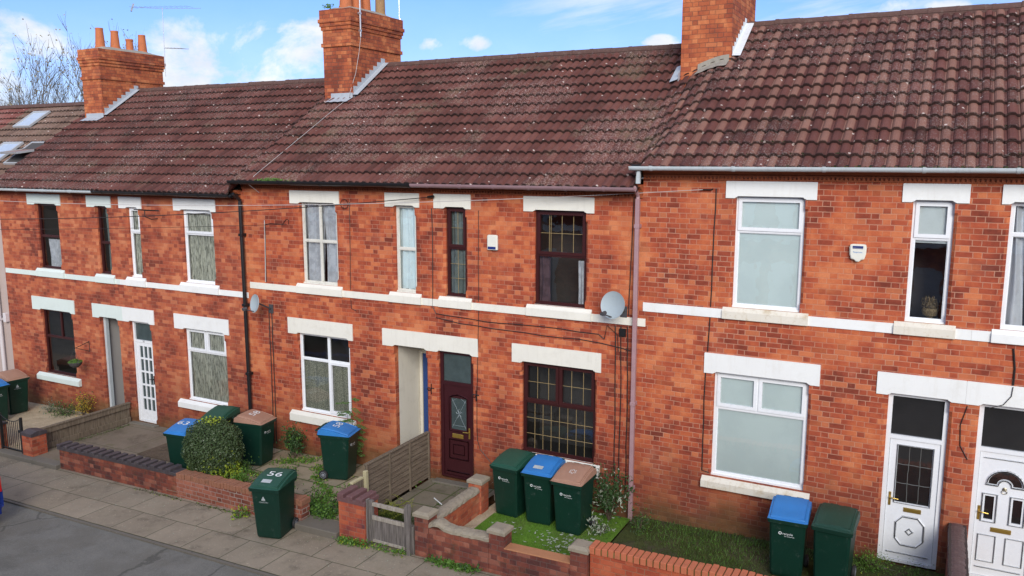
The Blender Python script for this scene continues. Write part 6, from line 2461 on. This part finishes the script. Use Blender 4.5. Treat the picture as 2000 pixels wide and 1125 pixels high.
shrub((-.62, -.30, zg(-.6)), .30, .16, .22, 900, .035, L_GRN, 'bright green creeping plant below the door to the right of the dark bin', 'creeping_plant', 'plant', stems=16, dens=.1, lm2=L_YEL, f2=.08)
shrub((.05, -.36, zg(0)), .34, .12, .10, 500, .032, L_GRN, 'bright green creeping plant along the step of the glazed white door', 'creeping_plant', 'plant', stems=16, dens=.0)

# sapling with compound leaves by the window of the middle left house
sp = empty('sapling', (-10.95, -.12, zg(-11)), 'young sapling with feathery compound leaves against the wall behind blue bin 58', 'sapling')
st, lf = MB(), MB()
base = Vector((-10.95, -.14, zg(-11)))
for (lx, hh) in ((.10, 1.55), (-.05, 1.25), (.2, 1.0)):
    pts = [base + Vector((lx * t, -.08 * t, hh * t)) for t in (0, .25, .5, .75, 1)]
    st.tube(pts, [.012, .010, .008, .006, .003], 5)
    for k in range(11):
        t = .35 + .65 * k / 10
        p = base + Vector((lx * t, -.08 * t, hh * t))
        q = (k % 2) * math.pi + random.uniform(-.6, .6)
        dv = Vector((math.cos(q), -abs(math.sin(q)) * .6 - .15, -.12)).normalized()
        L = random.uniform(.18, .36)
        st.tube([p, p + dv * L], .003, 4)
        for m_ in range(7):
            c_ = p + dv * L * (.25 + .75 * m_ / 6)
            sd_ = dv.cross(Vector((0, 0, 1))).normalized()
            for s_ in (-1, 1):
                lf.leaf(c_ + sd_ * s_ * .028 + Vector((0, 0, random.uniform(-.01, .01))), Vector((random.uniform(-.3, .3), -.4, 1)), .075, 0, .45)
st.build('stems', M_STEM, sp)
lf.build('leaves', leafm('sapling_leaf', (.04, .10, .02), (.10, .20, .04)), sp)
shrub((-12.75, -1.55, zg(-12.7)), .26, .2, .34, 320, .07, L_GRN, 'leafy weed in front of the brown lidded bin beside the clipped bush', 'weed', 'weed', lm2=L_DGR, f2=.3)
shrub((-10.15, -2.25, zg(-10.1)), .30, .3, .32, 420, .065, L_GRN, 'lush green weed beside the path behind the green pavement bin', 'weed', 'weed', lm2=L_DGR, f2=.25)
shrub((-9.85, -1.55, zg(-9.8)), .3, .3, .22, 300, .06, L_GRN, 'low green weed along the paved garden path', 'weed', 'weed', lm2=L_YEL, f2=.1)


# fern on the path behind the wooden gate
fe = empty('fern', (-8.65, -1.85, zg(-8.6)), 'yellowing fern and grass clump behind the wooden gate', 'fern')
mb, m2 = MB(), MB()
for i in range(46):
    bx, by = -8.62 + random.gauss(0, .13), -1.95 + random.gauss(0, .22)
    q = random.uniform(0, 6.28)
    L = random.uniform(.25, .5)
    prev = None
    for k in range(9):
        t = k / 8
        p = Vector((bx + math.cos(q) * L * t * .7, by + math.sin(q) * L * t * .7, zg(-8.6) + .02 + .42 * L * 2.0 * t * (1 - .55 * t)))
        if k:
            for s_ in (-1, 1):
                off = Vector((-math.sin(q), math.cos(q), 0)) * s_ * .05 * (1 - t)
                mb.leaf(p + off, Vector((random.uniform(-.2, .2), random.uniform(-.2, .2), 1)), .075 * (1.1 - t * .7), 0, .3)
for i in range(900):
    bx, by = -8.45 + random.gauss(0, .22), -2.25 + random.gauss(0, .20)
    if bx < -8.95 or bx > -7.75 or by < -2.72:
        continue
    h_ = random.uniform(.08, .26)
    lx, ly = random.gauss(0, .06), random.gauss(0, .06)
    z_ = zg(-8.5)
    m2.face([(bx - .006, by, z_), (bx + .006, by, z_), (bx + lx, by + ly, z_ + h_)])
mb.build('fronds', L_FER, fe)
m2.build('grass', L_GRS, fe)


# weeds running along the wall feet and joints (ground cover nobody could count)
def scatter(name, spots, n, ls, lm, label, lm2=None, f2=0., hmax=.1, asp=.6, grass=0.):
    mb = MB()
    for i in range(n):
        (xa, ya, xb, yb, wd, h) = random.choice(spots)
        t = random.random()
        c_ = math.sin(t * 37 + xa * 3) * .5 + .5
        if random.random() > .35 + .65 * c_:
            continue
        x, y = xa + (xb - xa) * t + random.gauss(0, wd), ya + (yb - ya) * t + random.gauss(0, wd)
        z = zg(x) + h + random.uniform(0, hmax) * (.3 + .7 * c_)
        mi = 1 if random.random() < f2 else 0
        if random.random() < grass:
            lx, ly = random.gauss(0, .03), random.gauss(0, .03)
            mb.face([(x - .005, y, zg(x) + h), (x + .005, y, zg(x) + h), (x + lx, y + ly, z + hmax * .6)], mi)
        else:
            mb.leaf((x, y, z), rdir(.8), ls * random.uniform(.6, 1.3), mi, asp)
    o = mb.build(name, [lm] + ([lm2] if lm2 else []))
    return tag(o, label, 'weeds', kind='stuff')


scatter('ground_weeds', [(-9.98, -2.45, -9.15, -.35, .09, .0), (-10.1, -2.4, -9.6, -2.45, .09, .0), (-9.3, -1.9, -9.2, -.3, .05, .0)], 5200, .062, L_GRN, 'leafy weeds along the slatted fence in the paved garden', L_DGR, .3, .2)
scatter('ground_weeds', [(-11.6, -.55, -11.0, -1.0, .07, 0), (-11.3, -1.0, -10.2, -1.7, .05, 0), (-12.6, -.7, -11.9, -.25, .10, 0), (-10.5, -2.55, -10.2, -1.6, .06, 0), (-12.7, -1.4, -11.2, -1.75, .07, 0)], 3000, .05, L_GRN, 'weeds growing between the flags of the paved garden', L_YEL, .12, .07)
scatter('ground_weeds', [(-9.0, -2.99, -8.4, -2.98, .04, -.1), (-8.5, -2.95, -7.6, -2.93, .05, -.1), (-8.95, -3.02, -8.6, -3.0, .05, -.1)], 900, .05, L_GRN, 'weeds along the foot of the wooden gate on the pavement', L_YEL, .15, .13)
scatter('ground_weeds', [(-7.25, -2.93, -6.2, -2.94, .04, -.1), (-7.0, -2.95, -6.3, -2.97, .04, -.1)], 620, .065, L_GRN, 'bright weeds along the pavement foot of the mottled wall', L_DGR, .2, .13)
scatter('ground_weeds', [(-9.4, -.15, -9.15, -1.2, .05, 0), (-10.5, -.12, -9.95, -.2, .06, 0)], 350, .035, L_FER, 'mossy tufts by the passage', L_GRN, .4, .06)
scatter('ground_weeds', [(-18.1, -2.2, -18.05, -.2, .03, 0), (-18.0, -1.5, -18.0, -.3, .02, 0)], 350, .03, L_GRS, 'moss along the foot of the low board fence', L_GRN, .2, .03)
scatter('ground_weeds', [(-19.7, -2.97, -19.35, -2.99, .03, -.1), (-19.1, -2.3, -18.7, -1.8, .08, 0)], 170, .045, L_GRN, 'small weeds by the iron gate', None, 0, .08)
scatter('ground_weeds', [(-14.4, -2.92, -13.0, -2.92, .03, -.1), (-12.6, -2.93, -11.6, -2.93, .03, -.1)], 420, .03, L_GRS, 'thin moss along the pavement foot of the garden walls', L_YEL, .1, .03)
scatter('rough_grass', [(-4.3, -.25, -2.2, -.18, .12, .0), (-4.2, -.6, -2.4, -.5, .2, .0), (-3.6, -1.2, -2.2, -.8, .3, .0), (-1.45, -.25, -.9, -.2, .12, 0)], 7000, .03, L_GRS, 'mossy rough grass below the wide blind window', L_GRN, .25, .07, grass=.7)
scatter('rough_grass', [(-8.1, -.5, -7.5, -1.6, .03, 0), (-8.8, -.22, -7.6, -.25, .03, 0), (-8.2, -1.1, -7.6, -1.15, .02, 0)], 500, .025, L_GRS, 'moss in the joints of the path to the maroon door', L_GRN, .3, .02)
# turf blades
mb = MB()
for i in range(16000):
    x, y = random.uniform(-6.95, -4.66), random.uniform(-2.5, -.2)
    z = zg(x) + .014
    lx, ly = random.gauss(0, .010), random.gauss(0, .010)
    mb.face([(x - .003, y, z), (x + .003, y, z), (x + lx, y + ly, z + random.uniform(.012, .03))])
tag(mb.build('turf_pile', L_TURF), 'bright green artificial grass pile of the small lawn', 'artificial grass', kind='stuff')
# pale fallen leaves
mb = MB()
for i in range(260):
    if random.random() < .62:
        x, y = -5.05 + random.gauss(0, .28), -1.75 + random.gauss(0, .35)
    else:
        x, y = random.uniform(-6.9, -4.7), random.uniform(-2.45, -1.2)
    if not (-6.95 < x < -4.66 and -2.5 < y < -1.25):
        continue
    mb.leaf((x, y, zg(x) + random.uniform(.035, .05)), rdir(3), random.uniform(.03, .10), 0, .45)
tag(mb.build('fallen_leaves', L_WHT), 'pale fallen leaves strewn over the artificial lawn', 'fallen leaves', kind='stuff')
mb = MB()
for i in range(420):
    x, y = random.uniform(-21, -4.5), -2.98 - abs(random.gauss(0, .55))
    if y < -4.35:
        continue
    mb.leaf((x, y, zg(x) - .094), rdir(4), random.uniform(.012, .035), 0, .6)
tag(mb.build('pavement_litter', L_WHT), 'tiny pale leaf scraps strewn over the pavement flags', 'litter', kind='stuff')
mb = MB()
mb.tube([(-8.35, -.92, zg(-8.3) + .02), (-8.05, -1.12, zg(-8) + .02)], .012, 6)
tag(mb.build('white_stick', M_WHT, None, origin=(-8.2, -1.0, zg(-8.2))), 'short white stick lying on the path to the maroon door', 'stick')
mb = MB()
for i in range(9):
    b_ = mb
    x, y = random.uniform(-6.95, -6.85), 0
mb = MB()
mb.lathe([(.0, 0), (.16, 0), (.20, .05), (.205, .14), (.19, .14), (.18, .05), (.0, .03)], (-7.06, -.45, zg(-7.1) + .0), 16)
tag(mb.build('plant_bowl', M_CAP, None, origin=(-7.06, -.45, zg(-7))), 'shallow pale bowl under the dry twiggy shrub', 'plant bowl')


# bare trees behind the houses
def tree(loc, h, seed, label):
    rnd = random.Random(seed)
    o = empty('bare_tree', loc, label, 'tree', 'bare trees behind the left roofs')
    tr, cr, lf = MB(), MB(), MB()

    def grow(mb, p, d_, L, r_, lvl):
        n = 5
        pts, rs = [p], [r_]
        dd = d_.copy()
        for i in range(n):
            dd = (dd + Vector((rnd.gauss(0, .10), rnd.gauss(0, .10), rnd.gauss(.05, .05)))).normalized()
            pts.append(pts[-1] + dd * L / n)
            rs.append(r_ * (1 - .62 * (i + 1) / n))
        mb.tube(pts, rs, 5 if lvl else 8, cap=False)
        if lvl >= 4:
            for k in range(3):
                if rnd.random() < .4 * max(0., (p.z - 8) / 8):
                    q = pts[rnd.randint(2, n)]
                    lf.leaf(q + Vector((rnd.gauss(0, .14), rnd.gauss(0, .14), rnd.gauss(0, .14))), (rnd.uniform(-1, 1), rnd.uniform(-1, 1), rnd.uniform(-1, 1) + .01), rnd.uniform(.12, .19), 0, .7)
            return
        kids = (4, 4, 4, 3)[lvl]
        for k in range(kids):
            i = rnd.randint(2 if lvl else 2, n)
            q = pts[i]
            a = rnd.uniform(0, 6.28)
            sp_ = rnd.uniform(.35, .75)
            nd = (dd + Vector((math.cos(a) * sp_, math.sin(a) * sp_, rnd.uniform(.0, .35)))).normalized()
            grow(cr, q, nd, L * rnd.uniform(.48, .68), max(rs[i] * .62, .016), lvl + 1)
        grow(cr if lvl else tr, pts[-1], (dd + Vector((rnd.gauss(0, .15), rnd.gauss(0, .15), .2))).normalized(), L * .66, rs[-1], lvl + 1)

    for k in range(2):
        grow(tr, Vector(loc) + Vector((rnd.uniform(-.4, .4), rnd.uniform(-.4, .4), 0)), Vector((rnd.uniform(-.16, .16), rnd.uniform(-.16, .16), 1)).normalized(), h * .40, .20, 0)
    tr.build('trunk', M_BARK, o)
    c = cr.build('crown', M_BARK, o)
    lf.build('leaves', leafm('sparse_autumn_leaf', (.22, .17, .05), (.45, .34, .12)), c)


tree((-62.5, 25.5, -1), 17.5, 5, 'leftmost bare tree with sparse autumn leaves, cut by the left edge')
tree((-59.3, 24.5, -1), 17.2, 8, 'bare tree with sparse autumn leaves, second from the left edge')
tree((-55.6, 25.5, -1), 17.6, 21, 'bare tree with sparse autumn leaves just left of the left chimney stack')
tree((-66.5, 27, -1), 15.5, 33, 'bare tree beyond the left edge')

# ================================================================== CAR
car = empty('parked_car', (-17.2, -5.95, zg(-17) - .13), 'dark blue car with a red tail light, cut by the left edge', 'car')
zc = zg(-17.2) - .135
xr = -15.25                                   # rear end
prof = [(0., .30, .28, .62), (.03, .26, .24, .80), (.12, .20, .30, .86)]
mb = MB()
# longitudinal stations: (distance from the rear, z bottom, z belt, half width)
st = [(.02, .30, .80, .79), (.0, .27, .98, .82), (.10, .22, 1.04, .845), (.55, .20, 1.02, .87), (1.6, .19, .98, .87), (2.7, .20, .92, .86), (3.5, .22, .84, .84), (3.9, .28, .72, .74), (4.0, .36, .60, .66)]
rings = []
yc = -5.88
for (s_, zb_, zt_, hw) in st:
    x = xr - s_
    m_ = (zb_ + zt_) / 2
    rings.append([(x, yc - hw * .82, zc + zb_), (x, yc - hw, zc + zb_ + .12), (x, yc - hw, zc + m_ + .05), (x, yc - hw * .95, zc + zt_ - .05), (x, yc - hw * .86, zc + zt_),
                  (x, yc + hw * .86, zc + zt_), (x, yc + hw * .95, zc + zt_ - .05), (x, yc + hw, zc + m_ + .05), (x, yc + hw, zc + zb_ + .12), (x, yc + hw * .82, zc + zb_)])
loft(mb, rings)
mb.build('body', M_CAR, car, smooth=False)
mb = MB()
rings = []
for (s_, z_, hw) in ((.18, 1.0, .76), (.75, 1.42, .60), (2.1, 1.45, .60), (2.95, .95, .74)):
    pass
b0 = [(.12, 1.0), (.62, 1.40), (1.1, 1.47), (2.0, 1.45), (2.9, .94)]
lo = [(xr - s_, z_) for s_, z_ in b0]
for sgn in (1, -1):
    pts = [(x, yc + sgn * (.76 if z < 1.1 else .60), zc + z) for x, z in lo]
    mb.face(pts if sgn > 0 else pts[::-1])
for i in range(4):
    (xa, za_), (xb, zb_) = lo[i], lo[i + 1]
    wa, wb = (.76 if za_ < 1.1 else .60), (.76 if zb_ < 1.1 else .60)
    mb.face([(xa, yc - wa, zc + za_), (xa, yc + wa, zc + za_), (xb, yc + wb, zc + zb_), (xb, yc - wb, zc + zb_)], 1 if i in (1, 2) else 0)
mb.build('cabin', [plain('car_glass', (.02, .025, .03), .05), M_CAR], car)
for s_ in (-1, 1):
    mb = MB()
    y0_ = yc + s_ * .70
    y1_ = yc + s_ * .80
    y2_ = yc + s_ * .845
    mb.face([(xr + .012, min(y0_, y1_), zc + .68), (xr + .012, max(y0_, y1_), zc + .68), (xr + .002, max(y0_, y1_), zc + .98), (xr + .002, min(y0_, y1_), zc + .98)])
    mb.face([(xr + .012, y1_, zc + .68), (xr - .14, y2_, zc + .70), (xr - .16, y2_ - s_ * .01, zc + .98), (xr + .002, y1_, zc + .98)])
    mb.face([(xr - .14, y2_, zc + .70), (xr + .012, y1_, zc + .68), (xr + .012, y0_, zc + .68)])
    mb.build('tail_light', M_TLT, car)
mb = MB()
mb.bbox(xr - .10, xr + .04, yc - .76, yc + .76, zc + .26, zc + .46, .02)
mb.build('bumper', M_CAR, car)
for (dx_, sgn) in ((.75, 1), (.75, -1), (3.25, 1), (3.25, -1)):
    mb = MB()
    mb.lathe([(.0, 0), (.26, 0), (.31, .03), (.31, .16), (.26, .19), (0, .19)], (xr - dx_, yc + sgn * .80 - .095, zc + .31), 24, axis=(0, 1, 0))
    wh = mb.build('wheel', M_TYR, car)
    mb = MB()
    mb.lathe([(0, -.012), (.19, -.008), (.2, .01)], (xr - dx_, yc + sgn * .80 - .095, zc + .31), 16, axis=(0, 1, 0))
    mb.lathe([(0, .202), (.19, .198), (.2, .18)], (xr - dx_, yc + sgn * .80 - .095, zc + .31), 16, axis=(0, 1, 0))
    mb.build('rim', M_ALU, wh)
